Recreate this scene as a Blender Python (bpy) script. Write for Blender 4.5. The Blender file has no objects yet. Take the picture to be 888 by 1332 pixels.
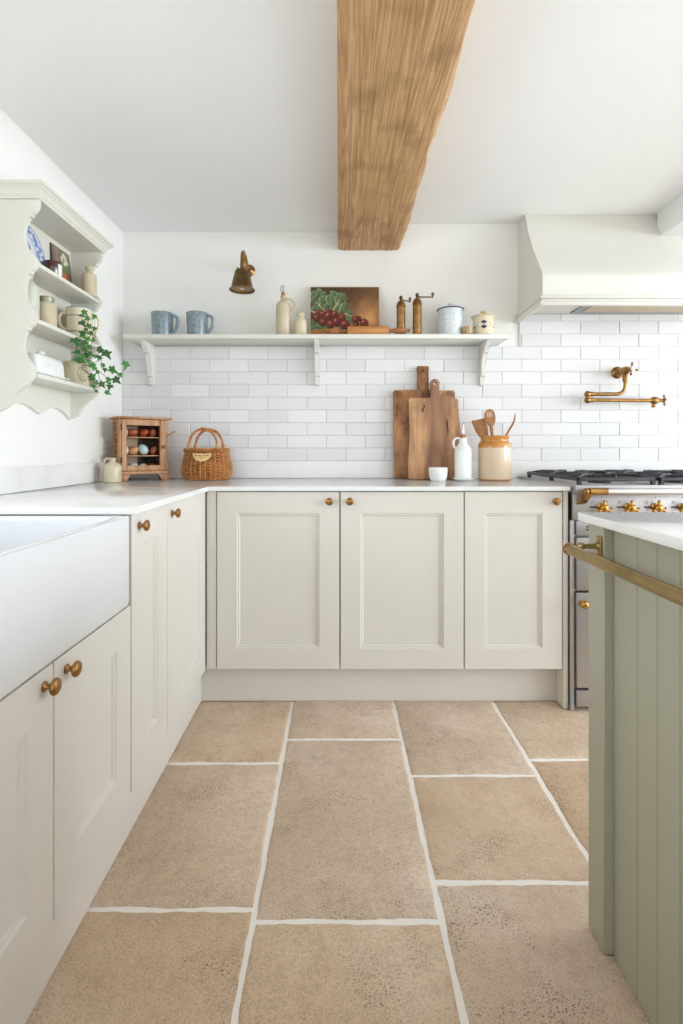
import bpy, bmesh, math, random
from mathutils import Vector, Matrix, noise

# ------------------------------------------------------------------ camera, light, exposure
S = bpy.context.scene
C = S.collection
F, VX, VY, H = 660.0, 440.0, 585.0, 1.047       # focal length and vanishing point in pixels of the 888x1332 frame, eye height
cam_d = bpy.data.cameras.new('camera')
cam = bpy.data.objects.new('camera', cam_d)
C.objects.link(cam)
cam_d.sensor_fit = 'HORIZONTAL'
cam_d.sensor_width = 36.0
cam_d.lens = F / 888.0 * 36.0
cam_d.shift_x = (444.0 - VX) / 888.0
cam_d.shift_y = -(666.0 - VY) / 888.0
cam_d.clip_start = 0.02
cam.location = (0, 0, H)
cam.rotation_euler = (math.radians(90), 0, 0)
S.camera = cam

S.view_settings.view_transform = 'Standard'
S.view_settings.look = 'None'
S.view_settings.gamma = 1.0
S.view_settings.use_curve_mapping = False
S.view_settings.exposure = 0.06
S.cycles.max_bounces = 10
S.cycles.diffuse_bounces = 7
S.cycles.glossy_bounces = 4
S.cycles.use_denoising = True

wd = bpy.data.worlds.new('daylight')
S.world = wd
wd.use_nodes = True
bg = wd.node_tree.nodes['Background']
bg.inputs[0].default_value = (0.80, 0.90, 1.0, 1)
bg.inputs[1].default_value = 1.0

def window_light(name, loc, direction, w, h, power, col):
    d = bpy.data.lights.new(name, 'AREA')
    d.shape = 'RECTANGLE'
    d.size, d.size_y = w, h
    d.energy = power
    d.color = col
    o = bpy.data.objects.new(name, d)
    C.objects.link(o)
    o.location = loc
    o.rotation_euler = Vector(direction).to_track_quat('-Z', 'Y').to_euler()
    return o
# daylight standing in the window openings: over the sink, an added fill opening behind the camera, and in the right-hand wall
window_light('daylight_sink_window', (-1.50, 0.72, 1.34), (1, 0, 0), 1.05, 0.50, 9, (0.90, 0.955, 1.0))
window_light('rear_fill_light', (0.25, -2.68, 1.20), (0, 1, 0), 2.3, 1.75, 13, (0.87, 0.935, 1.0))  # unseen rear opening, added to brighten the fronts facing the camera
window_light('daylight_side_window', (5.68, 0.15, 1.36), (-1, 0, 0), 3.3, 1.36, 215, (0.83, 0.915, 1.0))

# ------------------------------------------------------------------ helpers
def lin(c):
    return tuple(((v / 255.0) / 12.92 if v / 255.0 <= 0.04045 else ((v / 255.0 + 0.055) / 1.055) ** 2.4) for v in c)

def px(x, Y): return (x - VX) * Y / F
def pz(y, Y): return H + (VY - y) * Y / F

def mat(name, col, rough=0.5, metal=0.0, spec=0.5, coat=0.0, bump=None, vary=None, rnd=0.0, trans=0.0, sss=0.0):
    """bump=(scale,strength); vary=(second colour, scale, lo, hi); rnd=object-random brightness spread"""
    m = bpy.data.materials.new(name)
    m.use_nodes = True
    nt = m.node_tree
    b = nt.nodes['Principled BSDF']
    c = lin(col) + (1,)
    b.inputs['Base Color'].default_value = c
    b.inputs['Roughness'].default_value = rough
    b.inputs['Metallic'].default_value = metal
    b.inputs['Specular IOR Level'].default_value = spec
    b.inputs['Coat Weight'].default_value = coat
    b.inputs['Coat Roughness'].default_value = 0.08
    b.inputs['Transmission Weight'].default_value = trans
    tc = nt.nodes.new('ShaderNodeTexCoord')
    out = None
    if vary:
        n = nt.nodes.new('ShaderNodeTexNoise')
        n.inputs['Scale'].default_value = vary[1]
        n.inputs['Detail'].default_value = 5
        nt.links.new(tc.outputs['Object'], n.inputs['Vector'])
        r = nt.nodes.new('ShaderNodeValToRGB')
        r.color_ramp.elements[0].position = vary[2]
        r.color_ramp.elements[1].position = vary[3]
        r.color_ramp.elements[0].color = c
        r.color_ramp.elements[1].color = lin(vary[0]) + (1,)
        nt.links.new(n.outputs['Fac'], r.inputs['Fac'])
        out = r.outputs['Color']
    if rnd:
        oi = nt.nodes.new('ShaderNodeObjectInfo')
        mr = nt.nodes.new('ShaderNodeMapRange')
        mr.inputs['To Min'].default_value = 1 - rnd
        mr.inputs['To Max'].default_value = 1.0 + rnd * 0.25
        nt.links.new(oi.outputs['Random'], mr.inputs['Value'])
        hs = nt.nodes.new('ShaderNodeHueSaturation')
        hs.inputs['Color'].default_value = c
        if out: nt.links.new(out, hs.inputs['Color'])
        nt.links.new(mr.outputs['Result'], hs.inputs['Value'])
        out = hs.outputs['Color']
    if out: nt.links.new(out, b.inputs['Base Color'])
    if bump:
        n = nt.nodes.new('ShaderNodeTexNoise')
        n.inputs['Scale'].default_value = bump[0]
        n.inputs['Detail'].default_value = 4
        nt.links.new(tc.outputs['Object'], n.inputs['Vector'])
        bp = nt.nodes.new('ShaderNodeBump')
        bp.inputs['Strength'].default_value = bump[1]
        bp.inputs['Distance'].default_value = 0.01
        nt.links.new(n.outputs['Fac'], bp.inputs['Height'])
        nt.links.new(bp.outputs['Normal'], b.inputs['Normal'])
    return m

def wood(name, light, dark, sc=(40, 40, 3), rough=0.55, ring=6.0, patch=None, bump=0.25, cont=(0.3, 0.72), heart=None):
    """grain runs along the axis with the smallest scale"""
    m = bpy.data.materials.new(name)
    m.use_nodes = True
    nt = m.node_tree
    L = nt.links.new
    b = nt.nodes['Principled BSDF']
    b.inputs['Roughness'].default_value = rough
    tc = nt.nodes.new('ShaderNodeTexCoord')
    mp = nt.nodes.new('ShaderNodeMapping')
    mp.inputs['Scale'].default_value = sc
    L(tc.outputs['Object'], mp.inputs['Vector'])
    n1 = nt.nodes.new('ShaderNodeTexNoise')
    n1.inputs['Scale'].default_value = 1.0
    n1.inputs['Detail'].default_value = 8
    n1.inputs['Roughness'].default_value = 0.65
    n1.inputs['Distortion'].default_value = 0.6
    L(mp.outputs['Vector'], n1.inputs['Vector'])
    # rings: sine of a low-frequency stretched noise gives cathedral grain
    mp2 = nt.nodes.new('ShaderNodeMapping')
    mp2.inputs['Scale'].default_value = tuple(s * 0.16 for s in sc)
    L(tc.outputs['Object'], mp2.inputs['Vector'])
    n2 = nt.nodes.new('ShaderNodeTexNoise')
    n2.inputs['Scale'].default_value = 1.0
    n2.inputs['Detail'].default_value = 1.5
    L(mp2.outputs['Vector'], n2.inputs['Vector'])
    mu = nt.nodes.new('ShaderNodeMath'); mu.operation = 'MULTIPLY'
    mu.inputs[1].default_value = ring * 12
    L(n2.outputs['Fac'], mu.inputs[0])
    sn = nt.nodes.new('ShaderNodeMath'); sn.operation = 'SINE'
    L(mu.outputs[0], sn.inputs[0])
    ma = nt.nodes.new('ShaderNodeMath'); ma.operation = 'MULTIPLY_ADD'
    ma.inputs[1].default_value = 0.09
    L(sn.outputs[0], ma.inputs[0]); L(n1.outputs['Fac'], ma.inputs[2])
    r = nt.nodes.new('ShaderNodeValToRGB')
    r.color_ramp.elements[0].position = cont[0]
    r.color_ramp.elements[1].position = cont[1]
    r.color_ramp.elements[0].color = lin(dark) + (1,)
    r.color_ramp.elements[1].color = lin(light) + (1,)
    L(ma.outputs[0], r.inputs['Fac'])
    out = r.outputs['Color']
    if heart:                                            # darker heartwood streak down the middle of a plank
        sp = nt.nodes.new('ShaderNodeSeparateXYZ'); L(tc.outputs['Object'], sp.inputs[0])
        mh = nt.nodes.new('ShaderNodeMath'); mh.operation = 'MULTIPLY_ADD'; mh.inputs[1].default_value = heart[1]
        L(n2.outputs['Fac'], mh.inputs[0]); L(sp.outputs['X'], mh.inputs[2])
        rg_ = nt.nodes.new('ShaderNodeMapRange'); rg_.inputs['From Min'].default_value = -0.13 + heart[1] * 0.5; rg_.inputs['From Max'].default_value = 0.13 + heart[1] * 0.5
        L(mh.outputs[0], rg_.inputs['Value'])
        rh = nt.nodes.new('ShaderNodeValToRGB')
        eh = rh.color_ramp.elements
        while len(eh) < 6: eh.new(0.5)
        for k_, (p_, v_) in enumerate(((0.30, 0.0), (0.42, 0.85), (0.55, 0.45), (0.66, 0.75), (0.78, 0.1), (1.0, 0.25))):
            eh[k_].position = p_; eh[k_].color = (v_, v_, v_, 1)
        L(rg_.outputs['Result'], rh.inputs['Fac'])
        mxh = nt.nodes.new('ShaderNodeMix'); mxh.data_type = 'RGBA'
        L(rh.outputs['Color'], mxh.inputs['Factor']); L(out, mxh.inputs[6]); mxh.inputs[7].default_value = lin(heart[0]) + (1,)
        out = mxh.outputs[2]
    if patch:
        n3 = nt.nodes.new('ShaderNodeTexNoise')
        n3.inputs['Scale'].default_value = patch[1]
        n3.inputs['Detail'].default_value = 4
        L(tc.outputs['Object'], n3.inputs['Vector'])
        r3 = nt.nodes.new('ShaderNodeValToRGB')
        r3.color_ramp.elements[0].position = 0.5
        r3.color_ramp.elements[1].position = 0.72
        r3.color_ramp.elements[0].color = (0, 0, 0, 1)
        r3.color_ramp.elements[1].color = (patch[2],) * 3 + (1,)
        L(n3.outputs['Fac'], r3.inputs['Fac'])
        mx = nt.nodes.new('ShaderNodeMix'); mx.data_type = 'RGBA'
        L(r3.outputs['Color'], mx.inputs['Factor'])
        L(out, mx.inputs[6])
        mx.inputs[7].default_value = lin(patch[0]) + (1,)
        out = mx.outputs[2]
    L(out, b.inputs['Base Color'])
    bp = nt.nodes.new('ShaderNodeBump')
    bp.inputs['Strength'].default_value = bump
    bp.inputs['Distance'].default_value = 0.004
    L(ma.outputs[0], bp.inputs['Height'])
    L(bp.outputs['Normal'], b.inputs['Normal'])
    return m

def vcol_mat(name, rough=0.5, coat=0.0, bump=0.0):
    m = bpy.data.materials.new(name)
    m.use_nodes = True
    nt = m.node_tree
    b = nt.nodes['Principled BSDF']
    b.inputs['Roughness'].default_value = rough
    b.inputs['Coat Weight'].default_value = coat
    a = nt.nodes.new('ShaderNodeVertexColor')
    a.layer_name = 'Col'
    nt.links.new(a.outputs['Color'], b.inputs['Base Color'])
    return m

def stone_mat():
    m = bpy.data.materials.new('tumbled_limestone')
    m.use_nodes = True
    nt = m.node_tree
    L = nt.links.new
    b = nt.nodes['Principled BSDF']
    tc = nt.nodes.new('ShaderNodeTexCoord')
    oi = nt.nodes.new('ShaderNodeObjectInfo')
    ad = nt.nodes.new('ShaderNodeVectorMath'); ad.operation = 'MULTIPLY_ADD'
    cx = nt.nodes.new('ShaderNodeCombineXYZ')
    L(oi.outputs['Random'], cx.inputs[0]); L(oi.outputs['Random'], cx.inputs[2])
    L(cx.outputs[0], ad.inputs[0]); ad.inputs[1].default_value = (37, 37, 37); L(tc.outputs['Object'], ad.inputs[2])
    def noise_(s, d, ro=0.5):
        n = nt.nodes.new('ShaderNodeTexNoise')
        n.inputs['Scale'].default_value = s; n.inputs['Detail'].default_value = d; n.inputs['Roughness'].default_value = ro
        L(ad.outputs[0], n.inputs['Vector']); return n.outputs['Fac']
    def ramp(f, stops):
        r = nt.nodes.new('ShaderNodeValToRGB')
        e = r.color_ramp.elements
        while len(e) < len(stops): e.new(0.5)
        for k, (p, c) in enumerate(stops):
            e[k].position = p; e[k].color = tuple(c) + (1,)
        L(f, r.inputs['Fac']); return r.outputs['Color']
    def mix(f, a, bb, mode='MIX'):
        x = nt.nodes.new('ShaderNodeMix'); x.data_type = 'RGBA'; x.blend_type = mode
        if hasattr(f, 'node'): L(f, x.inputs['Factor'])
        else: x.inputs['Factor'].default_value = f
        L(a, x.inputs[6])
        if hasattr(bb, 'node'): L(bb, x.inputs[7])
        else: x.inputs[7].default_value = tuple(bb) + (1,)
        return x.outputs[2]
    base = ramp(noise_(3.0, 7, 0.62), [(0.28, lin((178, 150, 122))), (0.5, lin((204, 182, 156))), (0.70, lin((228, 212, 192)))])
    tint = ramp(oi.outputs['Random'], [(0.0, lin((220, 190, 158))), (0.35, lin((222, 196, 170))), (0.7, lin((216, 200, 182))), (1.0, lin((224, 201, 174)))])
    col = mix(0.42, base, tint)
    # fine sandy grain
    g = ramp(noise_(230, 4, 0.75), [(0.34, (0.52, 0.49, 0.46)), (0.48, (1, 1, 1)), (0.66, (1.2, 1.18, 1.16))])
    col = mix(0.7, col, g, 'MULTIPLY')
    g2 = ramp(noise_(38, 5, 0.7), [(0.34, (0.70, 0.66, 0.62)), (0.54, (1.03, 1.03, 1.03))])
    col = mix(0.35, col, g2, 'MULTIPLY')
    # weathered clusters of pits
    pit = ramp(noise_(260, 2, 0.5), [(0.37, (1, 1, 1)), (0.44, (0, 0, 0))])
    area = ramp(noise_(6.5, 5, 0.68), [(0.50, (0, 0, 0)), (0.66, (1, 1, 1))])
    pf = mix(1.0, pit, area, 'MULTIPLY')
    col = mix(pf, col, lin((110, 82, 58)))
    L(col, b.inputs['Base Color'])
    rr = ramp(noise_(14, 4), [(0.3, (0.5,) * 3), (0.7, (0.68,) * 3)])
    L(rr, b.inputs['Roughness'])
    bp = nt.nodes.new('ShaderNodeBump'); bp.inputs['Strength'].default_value = 0.35; bp.inputs['Distance'].default_value = 0.004
    hh = nt.nodes.new('ShaderNodeMath'); hh.operation = 'SUBTRACT'
    L(noise_(60, 5, 0.7), hh.inputs[0]); L(pf, hh.inputs[1])
    L(hh.outputs[0], bp.inputs['Height']); L(bp.outputs['Normal'], b.inputs['Normal'])
    return m

# --- geometry into a bmesh
def B(): return bmesh.new()

def box(bm, x0, x1, y0, y1, z0, z1, bev=0.0, seg=2, M=None):
    r = bmesh.ops.create_cube(bm, size=1.0)
    vs = r['verts']
    for v in vs:
        v.co = Vector(((x0 + x1) / 2 + v.co.x * (x1 - x0), (y0 + y1) / 2 + v.co.y * (y1 - y0), (z0 + z1) / 2 + v.co.z * (z1 - z0)))
    if M is not None:
        for v in vs: v.co = M @ v.co
    if bev > 0:
        es = list({e for v in vs for e in v.link_edges})
        bmesh.ops.bevel(bm, geom=es, offset=bev, segments=seg, profile=0.5, affect='EDGES')
    return bm

def lathe(bm, prof, c=(0, 0, 0), seg=32, M=None, sx=1.0, sy=1.0):
    """prof: (r,z) from bottom to top along the outside (and back down inside if hollow)"""
    rings = []
    c = Vector(c)
    for r, z in prof:
        if r < 1e-6:
            p = Vector((0, 0, z))
            rings.append([bm.verts.new((M @ p if M else p) + c)])
        else:
            ring = []
            for k in range(seg):
                a = 2 * math.pi * k / seg
                p = Vector((r * math.cos(a) * sx, r * math.sin(a) * sy, z))
                ring.append(bm.verts.new((M @ p if M else p) + c))
            rings.append(ring)
    for a, b in zip(rings, rings[1:]):
        if len(a) == 1 and len(b) == 1: continue
        for k in range(seg):
            k2 = (k + 1) % seg
            if len(a) == 1: bm.faces.new((a[0], b[k2], b[k]))
            elif len(b) == 1: bm.faces.new((a[k], a[k2], b[0]))
            else: bm.faces.new((a[k], a[k2], b[k2], b[k]))
    for ring, flip in ((rings[0], True), (rings[-1], False)):
        if len(ring) > 1:
            bm.faces.new(ring[::-1] if flip else ring)
    return bm

def tube(bm, pts, r, seg=10, closed=False, cap=True):
    pts = [Vector(p) for p in pts]
    n = len(pts)
    rs = r if isinstance(r, (list, tuple)) else [r] * n
    T = []
    for i in range(n):
        if closed: t = pts[(i + 1) % n] - pts[i - 1]
        else: t = pts[min(i + 1, n - 1)] - pts[max(i - 1, 0)]
        T.append(t.normalized() if t.length > 1e-9 else Vector((0, 0, 1)))
    up = Vector((0, 0, 1)) if abs(T[0].z) < 0.9 else Vector((1, 0, 0))
    u = T[0].cross(up).normalized()
    rings = []
    for i in range(n):
        u = (u - T[i] * u.dot(T[i]))
        u = u.normalized() if u.length > 1e-6 else T[i].orthogonal().normalized()
        w = T[i].cross(u)
        rings.append([bm.verts.new(pts[i] + (u * math.cos(a) + w * math.sin(a)) * rs[i]) for a in [2 * math.pi * k / seg for k in range(seg)]])
    pairs = list(zip(rings, rings[1:])) + ([(rings[-1], rings[0])] if closed else [])
    for a, b in pairs:
        for k in range(seg):
            k2 = (k + 1) % seg
            bm.faces.new((a[k], a[k2], b[k2], b[k]))
    if cap and not closed:
        bm.faces.new(rings[0][::-1]); bm.faces.new(rings[-1])
    return bm

def ball(bm, c, r, s=(1, 1, 1), useg=20, vseg=12, M=None):
    q = bmesh.ops.create_uvsphere(bm, u_segments=useg, v_segments=vseg, radius=r)
    for v in q['verts']:
        p = Vector((v.co.x * s[0], v.co.y * s[1], v.co.z * s[2]))
        v.co = (M @ p if M else p) + Vector(c)
    return bm

def prism(bm, poly, fn, d0, d1, bev=0.0):
    """poly: 2-D outline; fn(u,v,d) -> point; extruded from d0 to d1"""
    a = [bm.verts.new(fn(u, v, d0)) for u, v in poly]
    b = [bm.verts.new(fn(u, v, d1)) for u, v in poly]
    f0 = bm.faces.new(a[::-1]); f1 = bm.faces.new(b)
    n = len(poly)
    fs = [f0, f1]
    for k in range(n):
        fs.append(bm.faces.new((a[k], a[(k + 1) % n], b[(k + 1) % n], b[k])))
    if bev > 0:
        es = list(f0.edges) + list(f1.edges)
        bmesh.ops.bevel(bm, geom=es, offset=bev, segments=2, profile=0.5, affect='EDGES')
    return bm

def root_loc(p):
    v = Vector((0, 0, 0))
    while p is not None:
        v += p.location; p = p.parent
    return v

def fin(name, bm, m, parent=None, world=False, ang=38, smooth=True):
    bmesh.ops.recalc_face_normals(bm, faces=bm.faces[:])
    if world and parent is not None:
        bmesh.ops.translate(bm, verts=bm.verts[:], vec=-root_loc(parent))
    la = math.radians(ang)
    for f in bm.faces: f.smooth = smooth
    for e in bm.edges:
        if len(e.link_faces) == 2 and e.calc_face_angle(0.0) > la: e.smooth = False
    me = bpy.data.meshes.new(name)
    bm.to_mesh(me); bm.free()
    for mm in (m if isinstance(m, (list, tuple)) else [m]): me.materials.append(mm)
    o = bpy.data.objects.new(name, me)
    C.objects.link(o)
    if parent is not None: o.parent = parent
    return o

def tag(o, label=None, cat=None, group=None, kind=None):
    if label: o['label'] = label
    if cat: o['category'] = cat
    if group: o['group'] = group
    if kind: o['kind'] = kind
    return o

def thing(name, label, cat, loc=(0, 0, 0), rz=0.0, group=None):
    o = bpy.data.objects.new(name, None)
    o.empty_display_size = 0.05
    C.objects.link(o)
    o.location = loc
    o.rotation_euler = (0, 0, rz)
    return tag(o, label, cat, group)

def recenter(o):
    """move a top-level mesh's origin to the middle of its base"""
    me = o.data
    xs = [v.co for v in me.vertices]
    c = Vector(((min(p.x for p in xs) + max(p.x for p in xs)) / 2, (min(p.y for p in xs) + max(p.y for p in xs)) / 2, min(p.z for p in xs)))
    me.transform(Matrix.Translation(-c))
    o.location = c
    return o

def text_bm(body, size, ext=0.0005):
    cu = bpy.data.curves.new('lettering', 'FONT')
    cu.body = body; cu.size = size; cu.extrude = ext
    cu.align_x = 'CENTER'; cu.align_y = 'CENTER'
    cu.resolution_u = 3
    o = bpy.data.objects.new('lettering_source', cu)
    C.objects.link(o)
    dg = bpy.context.evaluated_depsgraph_get()
    me = bpy.data.meshes.new_from_object(o.evaluated_get(dg))
    bm = bmesh.new(); bm.from_mesh(me)
    bpy.data.objects.remove(o); bpy.data.curves.remove(cu); bpy.data.meshes.remove(me)
    return bm

def bm_map(bm, fn):
    for v in bm.verts: v.co = fn(v.co.copy())
    return bm

def bez(p0, p1, p2, p3, n=10):
    p0, p1, p2, p3 = map(Vector, (p0, p1, p2, p3))
    return [p0 * (1 - t) ** 3 + p1 * 3 * t * (1 - t) ** 2 + p2 * 3 * t * t * (1 - t) + p3 * t ** 3 for t in [i / n for i in range(n + 1)]]

def crom(pts, n=6):
    """Catmull-Rom through 2-D or 3-D points"""
    P = [Vector(p) for p in pts]
    out = []
    for i in range(len(P) - 1):
        a, b, c, d = P[max(i - 1, 0)], P[i], P[i + 1], P[min(i + 2, len(P) - 1)]
        for k in range(n):
            t = k / n
            out.append(0.5 * ((2 * b) + (c - a) * t + (2 * a - 5 * b + 4 * c - d) * t * t + (3 * b - a - 3 * c + d) * t ** 3))
    out.append(P[-1])
    return out

def grid_paint(bm, fn, colour, nu, nv):
    """a sheet of nu x nv cells: fn(u,v)->point, colour(u,v)->sRGB 0..255; v runs upwards"""
    lay = bm.loops.layers.float_color.get('Col') or bm.loops.layers.float_color.new('Col')
    vs = [[bm.verts.new(fn(i / nu, j / nv)) for i in range(nu + 1)] for j in range(nv + 1)]
    cs = [[lin(colour(i / nu, j / nv)) + (1,) for i in range(nu + 1)] for j in range(nv + 1)]
    for j in range(nv):
        for i in range(nu):
            f = bm.faces.new((vs[j][i], vs[j][i + 1], vs[j + 1][i + 1], vs[j + 1][i]))
            for l, (jj, ii) in zip(f.loops, ((j, i), (j, i + 1), (j + 1, i + 1), (j + 1, i))): l[lay] = cs[jj][ii]
    return bm

random.seed(7)
# ------------------------------------------------------------------ materials
M_wall = mat('white_limewash', (238, 237, 233), 0.85, bump=(9, 0.12))
M_ceil = mat('white_ceiling_paint', (239, 239, 239), 0.9, bump=(7, 0.1))
M_tile = mat('glazed_white_tile', (230, 230, 230), 0.2, bump=(16, 0.14), rnd=0.08)
M_grout = mat('pale_grey_grout', (216, 216, 214), 0.9)
M_fgrout = mat('white_floor_grout', (246, 242, 236), 0.9, bump=(60, 0.2))
M_stone = stone_mat()
M_cream = mat('cream_cabinet_paint', (222, 218, 211), 0.28, bump=(300, 0.02))
M_hood = mat('cream_white_hood_paint', (222, 219, 211), 0.6, bump=(9, 0.08))
M_rack = mat('stone_white_paint', (222, 219, 209), 0.45, bump=(200, 0.03))
M_shelfp = mat('shelf_paint', (226, 224, 217), 0.45, bump=(200, 0.03))
M_green = mat('sage_green_paint', (166, 165, 145), 0.4, bump=(160, 0.05))
M_quartz = mat('white_quartz', (237, 237, 236), 0.12, vary=((228, 228, 227), 9, 0.5, 0.75))
M_sink = mat('white_fireclay', (226, 228, 232), 0.1, coat=0.3)
M_brass = mat('aged_brass', (172, 130, 78), 0.3, 1.0, vary=((132, 96, 56), 30, 0.4, 0.7), bump=(90, 0.05))
M_brass2 = mat('dull_antique_brass', (168, 146, 100), 0.32, 1.0, vary=((140, 118, 74), 16, 0.4, 0.7))
M_gold = mat('polished_brass', (196, 146, 72), 0.2, 1.0)
M_bronze = mat('dark_bronze_brass', (122, 102, 66), 0.4, 1.0, vary=((92, 74, 46), 20, 0.4, 0.7))
M_steel = mat('brushed_steel', (188, 184, 186), 0.44, 1.0, bump=(220, 0.03))
M_steel2 = mat('polished_steel', (205, 203, 202), 0.14, 1.0)
M_iron = mat('black_cast_iron', (44, 44, 48), 0.42, bump=(140, 0.1))
M_dark = mat('dark_gap', (30, 28, 26), 0.8)
M_beam = wood('hewn_oak_beam', (208, 170, 124), (160, 120, 78), sc=(95, 3.2, 95), ring=9, rough=0.8, patch=((134, 96, 60), 7, 0.6), bump=0.6)
M_board1 = wood('old_dark_board_wood', (190, 138, 86), (118, 70, 38), sc=(26, 26, 12), ring=3, patch=((98, 56, 30), 20, 0.8), rough=0.5)
M_board2 = wood('walnut_live_edge_wood', (216, 168, 120), (150, 104, 70), sc=(36, 36, 2.6), ring=5, heart=((126, 86, 66), 0.10), patch=((112, 76, 58), 6, 0.6), rough=0.45)
M_pine = wood('stained_pine', (202, 154, 110), (158, 110, 72), sc=(50, 50, 5), ring=4, rough=0.5)
M_pine_in = wood('greyed_pine', (206, 180, 154), (176, 148, 122), sc=(5, 50, 50), ring=4, rough=0.6)
M_spoon = wood('utensil_wood', (184, 126, 74), (132, 84, 46), sc=(60, 60, 8), ring=3, rough=0.5)
M_beech = wood('beech_rolling_pin', (206, 146, 84), (172, 112, 58), sc=(6, 60, 60), ring=3, rough=0.45)
M_wicker = wood('honey_wicker', (206, 138, 70), (150, 86, 36), sc=(40, 40, 40), ring=2, rough=0.45)
M_stake = mat('pale_willow', (214, 166, 106), 0.5, vary=((176, 112, 58), 60, 0.4, 0.7))
M_cork = mat('cork', (184, 112, 66), 0.8, bump=(300, 0.3))
M_white = mat('white_glaze', (238, 240, 238), 0.12, coat=0.3)
M_cream_gl = mat('cream_glaze', (225, 214, 186), 0.25, coat=0.2)
M_stonew = mat('stoneware', (204, 191, 164), 0.4, vary=((188, 170, 138), 18, 0.45, 0.75))
M_stonew2 = mat('pale_stoneware', (214, 203, 174), 0.35, vary=((196, 180, 146), 24, 0.45, 0.8))
M_sage_gl = mat('pale_green_glaze', (206, 210, 194), 0.3, coat=0.2)
M_blue = mat('speckled_blue_glaze', (134, 149, 156), 0.16, coat=0.4, vary=((104, 120, 128), 70, 0.42, 0.72))
M_enamel = mat('marbled_pale_enamel', (216, 224, 228), 0.15, coat=0.4, vary=((184, 194, 202), 170, 0.5, 0.62))
M_navy = mat('navy_enamel', (52, 58, 92), 0.25)
M_tan = mat('speckled_tan_glaze', (190, 164, 122), 0.35, vary=((140, 112, 74), 120, 0.45, 0.65))
M_honey = mat('honey_brown_glaze', (196, 134, 58), 0.14, coat=0.4)
M_crock = mat('buff_crock_glaze', (214, 192, 164), 0.16, coat=0.4)
M_amber = mat('amber_glass', (70, 34, 22), 0.1, coat=0.5)
M_paper = mat('white_paper', (236, 234, 230), 0.7)
M_soil = mat('dark_soil', (52, 38, 28), 0.95, bump=(200, 0.8))
M_leaf = mat('ivy_leaf', (76, 140, 60), 0.35, vary=((48, 104, 50), 2.5, 0.4, 0.65), rnd=0.45)
M_stem = mat('ivy_stem', (110, 104, 66), 0.7)
M_print = mat('black_print', (50, 52, 58), 0.5)
M_wire = mat('galvanised_wire', (196, 188, 170), 0.4, 0.6)
M_frame = mat('white_window_paint', (238, 237, 232), 0.5)
M_plastic = mat('white_socket_plastic', (232, 232, 230), 0.35)
M_canvas = mat('primed_canvas_edge', (228, 220, 200), 0.8)
M_vcol = vcol_mat('painted_surface', 0.45)
M_vcolg = vcol_mat('glazed_pattern', 0.15, coat=0.3)
# ------------------------------------------------------------------ the room
XL, XR, YB, YR = -1.12, 5.60, 2.64, -2.60      # left wall, right wall, back wall, rear wall
def structure(name, bm, m, parent=None, **k):
    o = fin(name, bm, m, parent, **k)
    if parent is None: o['kind'] = 'structure'
    return o

bm = B()
box(bm, XL - 0.45, XR + 0.2, YR - 0.2, YB + 0.2, -0.10, -0.004)
floor = structure('floor', bm, M_fgrout)
floor['label'] = 'pale stone flag floor with wide white grout joints'

def flagstone(x0, x1, y0, y1, seed):
    g = 0.0048
    x0, x1, y0, y1 = x0 + g, x1 - g, y0 + g, y1 - g
    rng = random.Random(seed)
    off = rng.random() * 50
    n = 34
    loop = []
    for k in range(n): loop.append((x0 + (x1 - x0) * k / n, y0, 0, -1))
    for k in range(n): loop.append((x1, y0 + (y1 - y0) * k / n, 1, 0))
    for k in range(n): loop.append((x1 - (x1 - x0) * k / n, y1, 0, 1))
    for k in range(n): loop.append((x0, y1 - (y1 - y0) * k / n, -1, 0))
    bm = B()
    cx, cy = (x0 + x1) / 2, (y0 + y1) / 2
    rings = []
    dz = rng.uniform(-0.0012, 0.0012)
    for inset, z in ((0.0, -0.02), (0.0, -0.0065), (0.0035, -0.0022), (0.010, 0.0)):
        ring = []
        for (x, y, nx, ny) in loop:
            w = noise.noise(Vector((x * 9 + off, y * 9, off))) * 0.0045 + noise.noise(Vector((x * 40 + off, y * 40, off))) * 0.0028
            px_, py_ = x + nx * w, y + ny * w
            sx = 1 - 2 * inset / (x1 - x0); sy = 1 - 2 * inset / (y1 - y0)
            ring.append(bm.verts.new((( px_ - cx) * sx, (py_ - cy) * sy, z + (dz if z > -0.01 else 0))))
        rings.append(ring)
    N = len(loop)
    for a, b in zip(rings, rings[1:]):
        for k in range(N): bm.faces.new((a[k], a[(k + 1) % N], b[(k + 1) % N], b[k]))
    bm.faces.new(rings[-1])
    o = fin('flagstone', bm, M_stone, floor, ang=60)
    o.location = (cx, cy, 0)
    return o
cols = [(-0.605, -0.190, [2.20, 1.698, 1.159, 0.56, 0.02, -0.62, -1.20, -1.85, -2.55]),
        (-0.190, 0.230, [2.20, 1.838, 1.129, 0.47, -0.10, -0.75, -1.40, -1.95, -2.55]),
        (0.230, 0.642, [2.20, 1.634, 1.232, 0.60, -0.02, -0.55, -1.25, -1.80, -2.55]),
        (0.642, 1.055, [2.45, 1.719, 1.14, 0.60, 0.0, -0.7, -1.3, -1.9, -2.55]),
        (1.055, 1.46, [2.45, 1.94, 1.33, 0.75, 0.1, -0.5, -1.15, -1.75, -2.55]),
        (1.46, 1.88, [2.45, 1.62, 1.1, 0.5, -0.1, -0.8, -1.4, -2.0, -2.55]),
        (1.88, 2.30, [2.6, 1.85, 1.25, 0.7, 0.0, -0.6, -1.2, -1.9, -2.55])]
sd = 3
for x0, x1, ys in cols:
    for ya, yb in zip(ys, ys[1:]):
        sd += 1
        flagstone(x0, x1, yb, ya, sd)

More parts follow.
